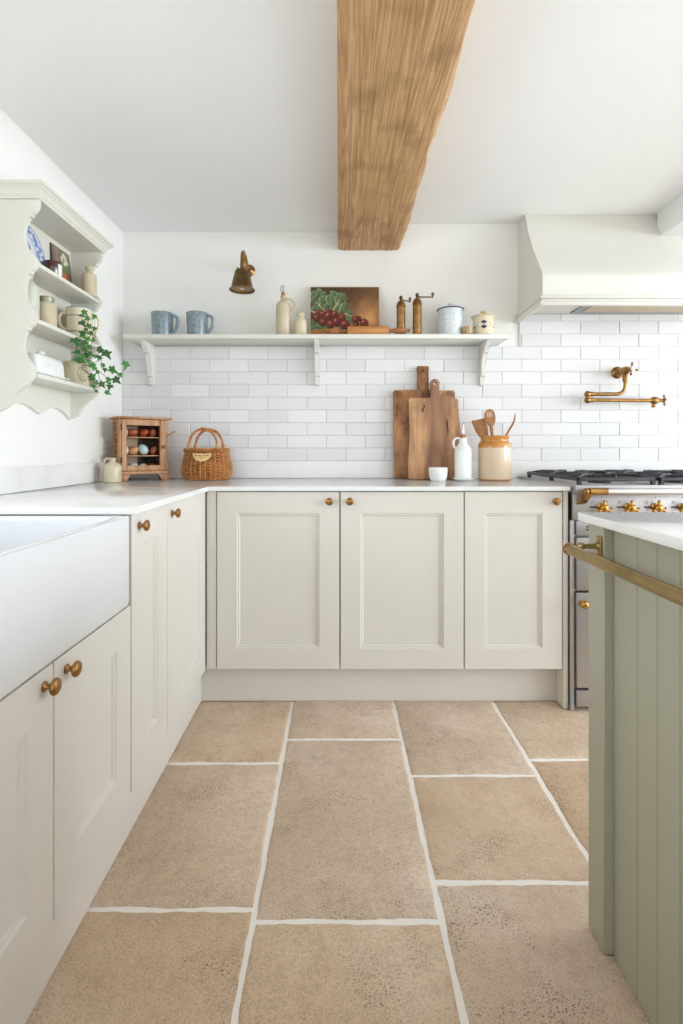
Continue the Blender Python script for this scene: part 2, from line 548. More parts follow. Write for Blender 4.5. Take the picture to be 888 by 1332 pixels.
bm = B()
box(bm, XL - 0.45, 0.16, YR - 0.2, YB + 0.2, 2.178, 2.40)
box(bm, 0.16, XR + 0.2, YR - 0.2, YB + 0.2, 2.222, 2.40)
ceiling = structure('ceiling', bm, M_ceil)
ceiling['label'] = 'low white plaster ceiling on either side of the beam'

bm = B()
box(bm, XL - 0.45, XR + 0.2, YB, YB + 0.2, -0.004, 2.40)
wall_back = structure('wall_back', bm, M_wall)
wall_back['label'] = 'white plaster wall with a tiled splashback'

def wall_with_opening(bm, axis, a0, a1, b0, b1, z1, oa0, oa1, oz0, oz1):
    def bx(p0, p1, z0_, z1_):
        if axis == 'x': box(bm, a0, a1, p0, p1, z0_, z1_)
        else: box(bm, p0, p1, a0, a1, z0_, z1_)
    bx(b0, oa0, -0.004, z1); bx(oa1, b1, -0.004, z1)
    if oz0 > 0: bx(oa0, oa1, -0.004, oz0)
    bx(oa0, oa1, oz1, z1)
bm = B(); wall_with_opening(bm, 'x', XL - 0.43, XL, YR, YB, 2.40, 0.17, 1.27, 1.04, 1.62)
wall_left = structure('wall_left', bm, M_wall)
bm = B(); wall_with_opening(bm, 'x', XR, XR + 0.15, YR, YB, 2.40, -1.55, 1.85, 0.65, 2.07)
structure('wall_right', bm, M_wall)
bm = B(); wall_with_opening(bm, 'y', YR - 0.12, YR, XL - 0.43, XR, 2.40, -0.95, 1.45, 0.30, 2.10)
structure('wall_rear', bm, M_wall)

def window(name, axis, a, p0, p1, z0, z1, n):
    bm = B()
    w = 0.045
    def bx(q0, q1, za, zb):
        if axis == 'x': box(bm, a - 0.03, a + 0.03, q0, q1, za, zb)
        else: box(bm, q0, q1, a - 0.03, a + 0.03, za, zb)
    bx(p0, p0 + w, z0, z1); bx(p1 - w, p1, z0, z1); bx(p0 + w, p1 - w, z0, z0 + w); bx(p0 + w, p1 - w, z1 - w, z1)
    for k in range(1, n):
        q = p0 + (p1 - p0) * k / n
        bx(q - 0.012, q + 0.012, z0 + w, z1 - w)
    o = structure(name, bm, M_frame)
    return o
window('window_1', 'x', XL - 0.30, 0.17, 1.27, 1.04, 1.62, 2)
window('window_2', 'x', XR + 0.06, -1.55, 1.85, 0.65, 2.07, 4)
window('rear_fill_window', 'y', YR - 0.03, -0.95, 1.45, 0.30, 2.10, 3)  # unseen frame added around the rear fill light

# glazed tiles of the splashback, each one its own piece on the wall
bm = B(); box(bm, XL, 2.6, YB - 0.0062, YB, 0.90, 1.582); box(bm, 0.938, 2.6, YB - 0.0062, YB, 1.582, 1.750)
structure('tile_grout', bm, M_grout, wall_back)
TP, TH, JT = 0.2024, 0.0658, 0.0022
tile_cache = {}
def tile(xa, xb, za, zb):
    w, h = round(xb - xa - JT, 4), round(zb - za - JT, 4)
    if w < 0.012: return
    if (w, h) not in tile_cache:
        b_ = B(); box(b_, -w / 2, w / 2, -0.0085, 0.0, -h / 2, h / 2, 0.0016, 1)
        o = fin('tile', b_, M_tile, wall_back, smooth=False)
        tile_cache[(w, h)] = o.data
    else:
        o = bpy.data.objects.new('tile', tile_cache[(w, h)]); C.objects.link(o); o.parent = wall_back
    o.location = ((xa + xb) / 2, YB - 0.001 + random.uniform(-0.0008, 0.0008), (za + zb) / 2)
    o.rotation_euler = (random.uniform(-0.004, 0.004), random.uniform(-0.002, 0.002), random.uniform(-0.004, 0.004))
for k in range(0, 12):
    za = 0.990 + k * TH
    zb = za + TH
    xmin = XL + 0.001 if k < 9 else 0.938
    if k == 11: xmin, zb = 1.155, 1.751
    x = (-0.77 if k % 2 == 0 else -0.872) - 3 * TP
    while x < 2.25:
        tile(max(x, xmin), x + TP, za, zb) if x + TP > xmin else None
        x += TP

# quartz upstands
bm = B(); box(bm, XL + 0.0205, 0.925, YB - 0.021, YB - 0.0045, 0.9005, 0.988, 0.001, 1)
box(bm, 0.925, 2.2, YB - 0.021, YB - 0.0045, 0.9085, 0.988)
up = recenter(fin('quartz_upstand', bm, M_quartz)); tag(up, 'low white quartz upstand below the wall tiles', 'upstand')
bm = B(); box(bm, XL + 0.0005, XL + 0.02, -0.2, YB - 0.005, 0.9005, 0.988, 0.001, 1)
up = recenter(fin('quartz_upstand', bm, M_quartz)); tag(up, 'white quartz upstand along the plain painted wall under the plate rack', 'upstand')

# oak beam
def rough_beam(x0, x1, y0, y1, z0, z1):
    bm = B()
    ny, nx, nz = 110, 14, 6
    def sec(y):
        pts = []
        w = lambda a, s, k: noise.noise(Vector((y * s + k, a * 3.1, k))) 
        e = noise.noise(Vector((y * 3.0, 5.2, 0))) * 0.009 + noise.noise(Vector((y * 11, 1.2, 0))) * 0.005
        xr = x1 + e
        zb = z0 + noise.noise(Vector((y * 2.0, 9.2, 0))) * 0.004
        for i in range(nz + 1):                                  # left side down
            z = z1 + (zb + 0.006 - z1) * i / nz
            pts.append((x0 + noise.noise(Vector((y * 4, z * 9, 3))) * 0.0015, z))
        for i in range(1, nx):                                   # underside
            t = i / nx
            x = x0 + 0.005 + (xr - 0.014 - x0 - 0.005) * t
            pts.append((x, zb + noise.noise(Vector((x * 26, y * 3.0, 1))) * 0.0022))
        chip = max(0.0, noise.noise(Vector((y * 1.7, 2.4, 8)))) * 0.03
        pts.append((xr - 0.012 - chip * 0.4, zb + 0.002))
        for i in range(nz + 1):                                  # right side up
            z = zb + 0.010 + chip + (z1 - zb - 0.010 - chip) * i / nz
            pts.append((xr + noise.noise(Vector((y * 6, z * 14, 6))) * 0.004, z))
        return pts
    rings = []
    for j in range(ny + 1):
        y = y0 + (y1 - y0) * j / ny
        rings.append([bm.verts.new((x, y, z)) for x, z in sec(y)])
    n = len(rings[0])
    for a, b in zip(rings, rings[1:]):
        for k in range(n): bm.faces.new((a[k], a[(k + 1) % n], b[(k + 1) % n], b[k]))
    bm.faces.new(rings[0]); bm.faces.new(rings[-1])
    return bm
o = recenter(fin('ceiling_beam', rough_beam(-0.003, 0.322, -1.6, YB - 0.001, 2.082, 2.24), M_beam, ang=50))
tag(o, 'rough hewn honey oak beam running across the white ceiling', 'beam')
bm = B(); box(bm, 1.577, 1.95, YR + 0.001, 2.515, 2.094, 2.23, 0.004, 2)
o = recenter(fin('ceiling_beam', bm, M_ceil)); tag(o, 'white painted boxed beam meeting the cooker hood', 'beam')

# cooker hood
t = thing('cooker_hood', 'white plastered swept cooker hood over the range cooker', 'cooker hood', (1.5, 2.5, 1.703))
prof = [(YB - 0.0005, 1.752), (2.321, 1.752), (2.321, 1.84)] + [(p.x, p.y) for p in crom([(2.321, 1.846), (2.334, 1.872), (2.379, 1.935), (2.441, 2.02), (2.503, 2.133), (2.535, 2.2215)], 5)] + [(YB - 0.0005, 2.2215)]
bm = B(); prism(bm, prof, lambda u, v, d: (d, u, v), 0.934, 2.12)
fin('hood_body', bm, M_hood, t, world=True, ang=30)
bm = B()
for (y0, z0, z1, b_) in ((2.304, 1.703, 1.722, 0.003), (2.311, 1.722, 1.736, 0.005), (2.308, 1.736, 1.7525, 0.003)):
    o_ = 2.321 - y0
    box(bm, 0.934 - o_, 2.12 + o_, y0, 2.325, z0, z1, b_, 2)
    box(bm, 0.934 - o_, 0.938, 2.325, YB - 0.001, z0, z1, b_, 2)
    box(bm, 2.116, 2.12 + o_, 2.325, YB - 0.001, z0, z1, b_, 2)
fin('hood_moulding', bm, M_hood, t, world=True)
bm = B(); box(bm, 1.19, 1.86, 2.37, 2.607, 1.746, 1.7519, 0.002, 1)
o = fin('extractor_frame', bm, mat('grey_metal_frame', (150, 150, 152), 0.35, 0.9), t, world=True)
bm = B(); box(bm, 1.232, 1.818, 2.40, 2.572, 1.7435, 1.7461, 0.001, 1)
fin('extractor_filter', bm, mat('beige_filter', (196, 178, 150), 0.5, 0.3), o, world=True)

# wall shelf with three brackets
t = thing('wall_shelf', 'long off-white wall shelf on three scroll brackets above the tiles', 'shelf', (-0.108, 2.55, 1.375))
bm = B(); box(bm, -1.042, 0.828, 2.463, YB - 0.0005, 1.587, 1.609, 0.002, 2)
fin('shelf_board', bm, M_shelfp, t, world=True)
br = [(0, 0), (0, -0.205), (0.012, -0.212), (0.020, -0.205), (0.026, -0.165), (0.042, -0.163), (0.048, -0.145), (0.050, -0.115), (0.058, -0.088), (0.072, -0.070), (0.072, -0.055), (0.094, -0.053), (0.100, -0.040), (0.118, -0.025), (0.140, -0.014), (0.150, 0)]
for xb in (-0.962, -0.108, 0.739):
    bm = B(); prism(bm, br, lambda u, v, d: (xb + d, YB - 0.010 - u, 1.587 + v), -0.011, 0.011, 0.0015)
    fin('bracket', bm, M_shelfp, t, world=True)

# socket on the left wall
t = thing('wall_socket', 'white plastic power socket on the wall behind the egg cupboard', 'socket', (XL, 2.425, 1.02))
bm = B(); box(bm, 0.0003, 0.009, -0.043, 0.043, 0, 0.086, 0.003, 2)
fin('faceplate', bm, M_plastic, t)
bm = B(); box(bm, 0.0085, 0.012, -0.030, -0.018, 0.055, 0.072, 0.0015, 1)
fin('rocker_switch', bm, M_plastic, t)
for y, z, w, h in ((0.012, 0.058, 0.004, 0.009), (0.0, 0.030, 0.008, 0.004), (0.024, 0.030, 0.008, 0.004)):
    bm = B(); box(bm, 0.0088, 0.0095, y - w / 2, y + w / 2, z, z + h); fin('pin_hole', bm, M_dark, t)

# ------------------------------------------------------------------ base units
def knob_bm(r=0.0155):
    bm = B()
    lathe(bm, [(0.0, 0.0), (0.0095, 0.0), (0.0095, 0.002), (0.007, 0.004), (0.005, 0.007), (0.0052, 0.011), (0.009, 0.0135), (0.0142, 0.017), (r, 0.0205), (0.0142, 0.024), (0.010, 0.0265), (0.004, 0.0275), (0.0, 0.0277)], seg=24)
    return bm
knob_me = None
def put_knob(door, loc, nrm):
    global knob_me
    if knob_me is None:
        k = fin('knob', knob_bm(), M_brass, door); knob_me = k.data
    else:
        k = bpy.data.objects.new('knob', knob_me); C.objects.link(k); k.parent = door
    k.location = Vector(loc) - root_loc(door)
    k.rotation_euler = Vector(nrm).to_track_quat('Z', 'Y').to_euler()
    k['label'] = 'aged brass knob'
    return k

def shaker(u0, u1, z0, z1, fn, st=0.080, rt=0.087, rb=0.084, th=0.022):
    """a framed door with a bead and a sunk panel; fn(u, d, z): d = depth behind the face"""
    bm = B()
    rects = [(u0, u1, z0, z1, 0.0), (u0 + st, u1 - st, z0 + rb, z1 - rt, 0.0), (u0 + st + 0.003, u1 - st - 0.003, z0 + rb + 0.003, z1 - rt - 0.003, 0.005),
             (u0 + st + 0.009, u1 - st - 0.009, z0 + rb + 0.009, z1 - rt - 0.009, 0.005), (u0 + st + 0.012, u1 - st - 0.012, z0 + rb + 0.012, z1 - rt - 0.012, 0.010)]
    e = 0.0015
    rects = [(u0, u1, z0, z1, th), (u0, u1, z0, z1, e), (u0 + e, u1 - e, z0 + e, z1 - e, 0.0)] + rects[1:]
    rings = []
    for a, b, c, d, dep in rects:
        rings.append([bm.verts.new(fn(u, dep, z)) for u, z in ((a, c), (b, c), (b, d), (a, d))])
    for r0, r1 in zip(rings, rings[1:]):
        for k in range(4): bm.faces.new((r0[k], r0[(k + 1) % 4], r1[(k + 1) % 4], r1[k]))
    bm.faces.new(rings[0]); bm.faces.new(rings[-1])
    return bm
YD = 2.05          # face of the doors on the back run
XD = -0.535        # face of the doors on the left run
fb = lambda u, d, z: (u, YD + d, z)
fl = lambda u, d, z: (XD - d, u, z)
ZB, ZT = 0.160, 0.877

t = thing('base_cabinet', 'cream two-door base cabinet between the corner and the single-door unit', 'cabinet', (0.0, 2.3, 0.13))
bm = B(); box(bm, -0.533, 0.507, YD + 0.025, YB - 0.002, 0.15, 0.8815); fin('carcass', bm, M_cream, t, world=True)
bm = B(); box(bm, -0.534, -0.4935, YD + 0.004, YD + 0.0245, 0.160, 0.8815, 0.001, 1); fin('filler_panel', bm, M_cream, t, world=True)
d = fin('door', shaker(-0.4905, 0.0035, ZB, ZT, fb), M_cream, t, world=True); put_knob(d, (-0.037, YD, 0.839), (0, -1, 0))
d = fin('door', shaker(0.0085, 0.5055, ZB, ZT, fb), M_cream, t, world=True); put_knob(d, (0.045, YD, 0.839), (0, -1, 0))
t = thing('base_cabinet', 'cream single-door base cabinet next to the range cooker', 'cabinet', (0.72, 2.3, 0.0))
bm = B(); box(bm, 0.508, 0.9075, YD + 0.025, YB - 0.002, 0.15, 0.8815); fin('carcass', bm, M_cream, t, world=True)
d = fin('door', shaker(0.5105, 0.9045, ZB, ZT, fb), M_cream, t, world=True); put_knob(d, (0.874, YD, 0.839), (0, -1, 0))
bm = B(); box(bm, 0.908, 0.9275, YD - 0.001, YB - 0.002, 0.0015, 0.8815, 0.001, 1); fin('end_panel', bm, M_cream, t, world=True)

def left_unit(label, y0, y1, zt, knobs, splits):
    t = thing('base_cabinet', label, 'cabinet', (-0.8, (y0 + y1) / 2, 0.13))
    bm = B(); box(bm, XL + 0.002, XD - 0.025, y0 + 0.0005, y1 - 0.0005, 0.15, zt + 0.0005); fin('carcass', bm, M_cream, t, world=True)
    for (a, b), ky in zip(splits, knobs):
        d = fin('door', shaker(a + 0.002, b - 0.002, ZB, zt - 0.0015, fl), M_cream, t, world=True)
        put_knob(d, (XD, ky, zt - 0.038 if zt > 0.8 else zt - 0.032), (1, 0, 0))
    return t
left_unit('cream base cabinet in the corner with its door facing the range side', 1.588, 2.049, 0.8815, [1.630], [(1.588, 2.045)])
t = left_unit('narrow cream base cabinet right beside the white sink', 1.310, 1.5875, 0.8815, [1.363], [(1.313, 1.5875)])
t = left_unit('cream two-door cabinet carrying the white butler sink', 0.596, 1.3095, 0.648, [0.923, 0.998], [(0.598, 0.9556), (0.9556, 1.3095)])
t = left_unit('cream base cabinet on the far side of the sink from the corner', -0.02, 0.5955, 0.8815, [0.05], [(-0.02, 0.595)])

# plinths
bm = B(); box(bm, -0.57, 0.9075, 2.113, 2.131, 0.0015, 0.1495); o = recenter(fin('plinth', bm, M_cream)); tag(o, 'cream plinth board under the doors facing the room', 'plinth')
bm = B(); box(bm, -0.588, -0.570, -0.02, 2.131, 0.0015, 0.1495); o = recenter(fin('plinth', bm, M_cream)); tag(o, 'long cream plinth board under the sink run', 'plinth')

# worktop: one L-shaped slab with the sink cut-out
def slab(bm, poly, z0, z1, bev): prism(bm, poly, lambda u, v, d: (u, v, d), z0, z1, bev)
bm = B()
slab(bm, [(XL + 0.0005, 1.288), (-0.519, 1.288), (-0.519, 2.030), (0.9275, 2.030), (0.9275, YB - 0.0045), (XL + 0.0005, YB - 0.0045)], 0.882, 0.900, 0.0022)
slab(bm, [(XL + 0.0005, -0.02), (-0.519, -0.02), (-0.519, 0.620), (-1.02, 0.620), (-1.02, 1.2878), (XL + 0.0005, 1.2878)], 0.882, 0.900, 0.0022)
o = recenter(fin('worktop', bm, M_quartz)); tag(o, 'white quartz corner worktop with an opening over the sink', 'worktop')

# butler sink
bm = B()
sx0, sx1, sy0, sy1, sz0, sz1 = -1.03, -0.526, 0.618, 1.2905, 0.652, 0.8805
def rrect(x0, x1, y0, y1, r, n=6):
    out = []
    for cx, cy, a0 in ((x1 - r, y1 - r, 0), (x0 + r, y1 - r, 90), (x0 + r, y0 + r, 180), (x1 - r, y0 + r, 270)):
        for k in range(n + 1):
            a = math.radians(a0 + 90 * k / n); out.append((cx + r * math.cos(a), cy + r * math.sin(a)))
    return out
rings = []
for ins, r, z in ((0.012, 0.02, sz0), (0.003, 0.018, sz0 + 0.004), (0.0, 0.018, sz0 + 0.014), (0.0, 0.018, sz1 - 0.005), (0.0015, 0.013, sz1 - 0.0015), (0.005, 0.012, sz1),
                  (0.024, 0.03, sz1), (0.028, 0.034, sz1 - 0.003), (0.030, 0.04, sz1 - 0.010), (0.036, 0.05, sz0 + 0.06), (0.046, 0.05, sz0 + 0.035), (0.075, 0.05, sz0 + 0.025)):
    rings.append([bm.verts.new((x, y, z)) for x, y in rrect(sx0 + ins, sx1 - ins, sy0 + ins, sy1 - ins, r)])
n = len(rings[0])
for a, b in zip(rings, rings[1:]):
    for k in range(n): bm.faces.new((a[k], a[(k + 1) % n], b[(k + 1) % n], b[k]))
bm.faces.new(rings[0]); bm.faces.new(rings[-1])
t = thing('butler_sink', 'white ceramic butler sink with a deep apron front', 'sink', (-0.78, 0.956, sz0))
fin('basin', bm, M_sink, t, world=True)
bm = B(); lathe(bm, [(0, 0), (0.042, 0), (0.042, 0.002), (0.036, 0.003), (0.03, 0.001), (0, 0.001)], (-0.80, 0.956, sz0 + 0.0255), 24)
fin('drain', bm, M_steel2, t, world=True)
# ------------------------------------------------------------------ range cooker
RX0, RX1 = 0.9375, 1.94
t = thing('range_cooker', 'stainless steel range cooker with brass rail ends and knobs', 'range cooker', (1.44, 2.3, 0.0015))
bm = B(); box(bm, RX0 + 0.004, RX1 - 0.004, 2.045, 2.600, 0.02, 0.8705); fin('oven_body', bm, mat('dark_steel', (150, 148, 147), 0.4, 1.0), t, world=True)
bm = B(); box(bm, RX0, RX1, 2.003, 2.602, 0.871, 0.907, 0.003, 2); fin('hob_top', bm, M_steel, t, world=True)
bm = B(); box(bm, RX0, RX1, 2.030, 2.0445, 0.765, 0.8705, 0.002, 2); o = fin('control_panel', bm, M_steel, t, world=True)
for k in range(9):
    X, Z = 1.0515 + 0.108 * k, 0.817
    bm = B()
    Mx = Matrix.Rotation(math.radians(90), 4, 'X')
    lathe(bm, [(0, 0), (0.017, 0), (0.017, 0.003), (0.009, 0.006), (0.008, 0.014), (0.014, 0.020), (0.0165, 0.026), (0.014, 0.032), (0.008, 0.036), (0, 0.037)], (X, 2.030, Z), 20, M=Mx)
    for a in (90, 210, 330):
        ca, sa = math.cos(math.radians(a)), math.sin(math.radians(a))
        tube(bm, [(X + ca * 0.010, 2.005, Z + sa * 0.010), (X + ca * 0.022, 2.005, Z + sa * 0.022)], [0.006, 0.005], 10)
        ball(bm, (X + ca * 0.024, 2.005, Z + sa * 0.024), 0.0068, useg=12, vseg=8)
    kn = fin('control_knob', bm, M_gold, o, world=True)
    bm = B()
    box(bm, X - 0.046, X - 0.018, 2.0278, 2.0298, Z - 0.002, Z + 0.003)
    fin('dial_mark', bm, M_dark, o, world=True)
    bm = B()
    for (dx, dz) in ((-0.036, 0.02), (-0.036, -0.024)):
        for (a, b, c_, d_) in ((-0.005, 0.005, 0.004, 0.005), (-0.005, 0.005, -0.005, -0.004), (-0.005, -0.004, -0.004, 0.004), (0.004, 0.005, -0.004, 0.004)):
            box(bm, X + dx + a, X + dx + b, 2.0290, 2.0299, Z + dz + c_, Z + dz + d_)
    box(bm, X - 0.0012, X + 0.0012, 2.0290, 2.0299, Z + 0.036, Z + 0.041)
    box(bm, X + 0.020, X + 0.0225, 2.0290, 2.0299, Z + 0.018, Z + 0.026)
    tag(fin('flame_symbols', bm, M_dark, o, world=True), kind='stuff')
    bm = B(); ball(bm, (X + 0.041, 2.0292, Z - 0.004), 0.004, useg=10, vseg=6); fin('indicator_stud', bm, M_brass, o, world=True)
# rail
bm = B(); tube(bm, [(0.99, 1.957, 0.886), (1.89, 1.957, 0.886)], 0.0118, 16); o = fin('towel_rail', bm, M_steel2, t, world=True)
for s, x in ((1, 0.955), (-1, 1.925)):
    bm = B()
    tube(bm, [(x + s * 0.012, 1.957, 0.886), (x + s * 0.080, 1.957, 0.886)], 0.0138, 16)
    ball(bm, (x, 1.957, 0.886), 0.0135, useg=16, vseg=10)
    tube(bm, [(x - s * 0.001, 1.957, 0.886), (x + s * 0.014, 1.957, 0.886)], 0.009, 12)
    fin('rail_sleeve', bm, M_brass, o, world=True)
    bm = B()
    prism(bm, [(1.950, 0.878), (1.968, 0.878), (2.029, 0.850), (2.029, 0.828), (1.985, 0.838), (1.955, 0.862)], lambda u, v, d: (d, u, v), x - 0.004 if s > 0 else x - 0.018, x + 0.018 if s > 0 else x + 0.004, 0.002)
    fin('rail_bracket', bm, M_brass, o, world=True)
# left column fronts; the same again to the right
for xa, xb in ((RX0 + 0.012, RX0 + 0.49), (RX0 + 0.51, RX1 - 0.012)):
    bm = B(); box(bm, xa, xb, 2.024, 2.0448, 0.705, 0.762, 0.002, 2); o = fin('vent_strip', bm, M_steel, t, world=True)
    for k in range(8):
        for z in (0.726, 0.738):
            bm = B(); box(bm, xa + 0.038 + k * 0.05, xa + 0.073 + k * 0.05, 2.0226, 2.0243, z, z + 0.005); fin('vent_slot', bm, M_dark, o, world=True)
    bm = B(); box(bm, xa, xb, 2.020, 2.0448, 0.486, 0.697, 0.004, 2); o = fin('oven_door', bm, M_steel, t, world=True)
    bm = B(); box(bm, xa, xb, 2.020, 2.0448, 0.097, 0.478, 0.004, 2); o = fin('oven_door', bm, M_steel, t, world=True)
    bm = B()
    lathe(bm, [(0, 0), (0.010, 0), (0.010, 0.014), (0.006, 0.018), (0, 0.019)], (xa + 0.018, 2.020, 0.438), 16, M=Matrix.Rotation(math.radians(90), 4, 'X'))
    ball(bm, (xa + 0.018, 1.993, 0.438), 0.0155, useg=18, vseg=12)
    tube(bm, [(xa + 0.026, 1.993, 0.438), (xb - 0.026, 1.993, 0.438)], 0.008, 12)
    ball(bm, (xb - 0.018, 1.993, 0.438), 0.0155, useg=18, vseg=12)
    fin('door_handle', bm, M_gold, o, world=True)
    bm = B(); box(bm, xa, xb, 2.022, 2.0448, 0.022, 0.088, 0.003, 2); fin('storage_drawer', bm, M_steel, t, world=True)
bm = B(); box(bm, RX0 - 0.008, RX0 + 0.009, 2.034, 2.0446, 0.0015, 0.764, 0.001, 1); fin('side_trim', bm, M_steel, t, world=True)
bm = B(); box(bm, RX0 - 0.006, RX0 + 0.006, 2.0325, 2.0338, 0.028, 0.075); fin('sticker', bm, mat('pale_blue_sticker', (150, 178, 200), 0.4), t, world=True)
for x in (RX0 + 0.05, RX1 - 0.05):
    for y in (2.09, 2.55):
        bm = B(); lathe(bm, [(0, 0), (0.02, 0), (0.02, 0.006), (0.012, 0.01), (0.012, 0.021), (0, 0.021)], (x, y, 0.0015), 16); fin('foot', bm, M_dark, t, world=True)
# hob: burners and cast-iron grates
for gx in (0.955, 1.283, 1.611):
    gx1 = gx + 0.315
    bm = B()
    bw = 0.0048
    z0, z1 = 0.922, 0.937
    y0, y1 = 2.025, 2.575
    for (a, b, c_, d_) in ((gx, gx1, y0, y0 + 2 * bw), (gx, gx1, y1 - 2 * bw, y1), (gx, gx + 2 * bw, y0, y1), (gx1 - 2 * bw, gx1, y0, y1), (gx, gx1, 2.30 - bw, 2.30 + bw)):
        box(bm, a, b, c_, d_, z0, z1, 0.003, 1)
    for yc in (2.165, 2.435):
        for sx_, sy_ in ((-1, -1), (1, -1), (-1, 1), (1, 1)):
            xq = (gx + gx1) / 2
            tube(bm, [(xq + sx_ * 0.148, yc + sy_ * 0.118, z0 + 0.010), (xq + sx_ * 0.105, yc + sy_ * 0.083, z1 + 0.007), (xq + sx_ * 0.05, yc + sy_ * 0.04, z1 + 0.007)], 0.0052, 6)
        box(bm, gx, gx + 0.11, yc - bw * 0.9, yc + bw * 0.9, z0 + 0.002, z1 + 0.012, 0.003, 1)
        box(bm, gx1 - 0.11, gx1, yc - bw * 0.9, yc + bw * 0.9, z0 + 0.002, z1 + 0.012, 0.003, 1)
        xc = (gx + gx1) / 2
        box(bm, xc - bw * 0.9, xc + bw * 0.9, yc - 0.13, yc - 0.045, z0 + 0.002, z1 + 0.012, 0.003, 1)
        box(bm, xc - bw * 0.9, xc + bw * 0.9, yc + 0.045, yc + 0.13, z0 + 0.002, z1 + 0.012, 0.003, 1)
    for x in (gx + 0.01, gx1 - 0.01):
        for y in (y0 + 0.01, y1 - 0.01, 2.30):
            box(bm, x - 0.008, x + 0.008, y - 0.008, y + 0.008, 0.9065, 0.936, 0.002, 1)
    fin('pan_grate', bm, M_iron, t, world=True)
    for yc in (2.165, 2.435):
        bm = B(); lathe(bm, [(0, 0), (0.045, 0), (0.045, 0.006), (0.036, 0.010), (0.034, 0.016), (0.030, 0.019), (0, 0.020)], ((gx + gx1) / 2, yc, 0.9068), 24)
        fin('burner', bm, M_iron, t, world=True)

# ------------------------------------------------------------------ pot filler tap
t = thing('pot_filler_tap', 'brass folding pot filler tap on the tiles above the hob', 'tap', (1.444, YB - 0.009, 1.29))
Mx = Matrix.Rotation(math.radians(90), 4, 'X')
X0, Z0 = 1.444, 1.446
bm = B(); lathe(bm, [(0, 0), (0.031, 0), (0.031, 0.006), (0.026, 0.012), (0.018, 0.016), (0.018, 0.022), (0.022, 0.025), (0.022, 0.040), (0, 0.040)], (X0, YB - 0.0095, Z0), 28, M=Mx); fin('wall_rose', bm, M_brass, t, world=True)
bm = B(); lathe(bm, [(0, 0.03), (0.015, 0.03), (0.019, 0.045), (0.021, 0.07), (0.019, 0.092), (0.014, 0.104), (0.011, 0.108), (0.011, 0.122), (0.008, 0.126), (0, 0.126)], (X0, YB - 0.009, Z0), 24, M=Mx)
lathe(bm, [(0, -0.06), (0.0105, -0.06), (0.014, -0.05), (0.014, -0.030), (0.011, -0.01), (0, -0.01)], (X0, 2.555, Z0), 20)
fin('valve_body', bm, M_brass, t, world=True)
def cross(bm, c, ax, L=0.026):
    c = Vector(c); ax = Vector(ax).normalized()
    u = ax.orthogonal().normalized(); w = ax.cross(u)
    for a in (35, 125, 215, 305):
        d = u * math.cos(math.radians(a)) + w * math.sin(math.radians(a))
        tube(bm, [c, c + d * L], [0.0052, 0.0042], 8)
        ball(bm, c + d * (L + 0.002), 0.0064, useg=10, vseg=8)
    ball(bm, c, 0.009, useg=14, vseg=10)
bm = B(); cross(bm, (X0, 2.500, Z0), (0.15, -1, 0.1)); o = fin('cross_handle', bm, M_brass, t, world=True)
bm = B(); lathe(bm, [(0, 0), (0.012, 0), (0.012, 0.005), (0.009, 0.009), (0, 0.010)], (X0, 2.493, Z0), 18, M=Mx); fin('porcelain_button', bm, M_white, o, world=True)
ya, z1, z2 = 2.555, 1.327, 1.297
xb = 1.254
bm = B()
pts = [Vector((X0, ya, Z0 - 0.05)), Vector((X0, ya, z1 + 0.05))] + bez((X0, ya, z1 + 0.05), (X0, ya, z1 + 0.015), (X0 - 0.015, ya, z1), (X0 - 0.05, ya, z1), 8)[1:] + [Vector((xb, ya, z1))]
tube(bm, pts, 0.0092, 14)
fin('upper_arm', bm, M_brass, t, world=True)
bm = B()
for z in (z1, z2): ball(bm, (xb, ya, z), 0.0165, useg=20, vseg=14)
tube(bm, [(xb, ya, z2), (xb, ya, z1)], 0.010, 14)
for z in (z1, z2): lathe(bm, [(0, 0.012), (0.012, 0.012), (0.012, 0.022), (0.0105, 0.03), (0, 0.03)], (xb, ya, z), 16, M=Matrix.Rotation(math.radians(90), 4, 'Y'))
fin('swivel_joint', bm, M_brass, t, world=True)
xe = 1.603
bm = B(); tube(bm, [(xb, ya, z2), (xe, 2.575, z2)], 0.0092, 14)
fin('lower_arm', bm, M_brass, t, world=True)
bm = B(); ball(bm, (xe, 2.575, z2), 0.0195, s=(1.15, 1, 1), useg=20, vseg=14)
lathe(bm, [(0, -0.036), (0.010, -0.036), (0.010, -0.028), (0.0085, -0.026), (0.0085, -0.01), (0, -0.01)], (xe - 0.004, 2.575, z2), 16)
tube(bm, [(xe, 2.575, z2), (xe + 0.045, 2.575, z2 + 0.001)], [0.012, 0.008], 12)
fin('spout', bm, M_brass, t, world=True)
bm = B(); cross(bm, (xe + 0.048, 2.572, z2 + 0.001), (1, -0.35, 0), 0.021); fin('cross_handle', bm, M_brass, t, world=True)

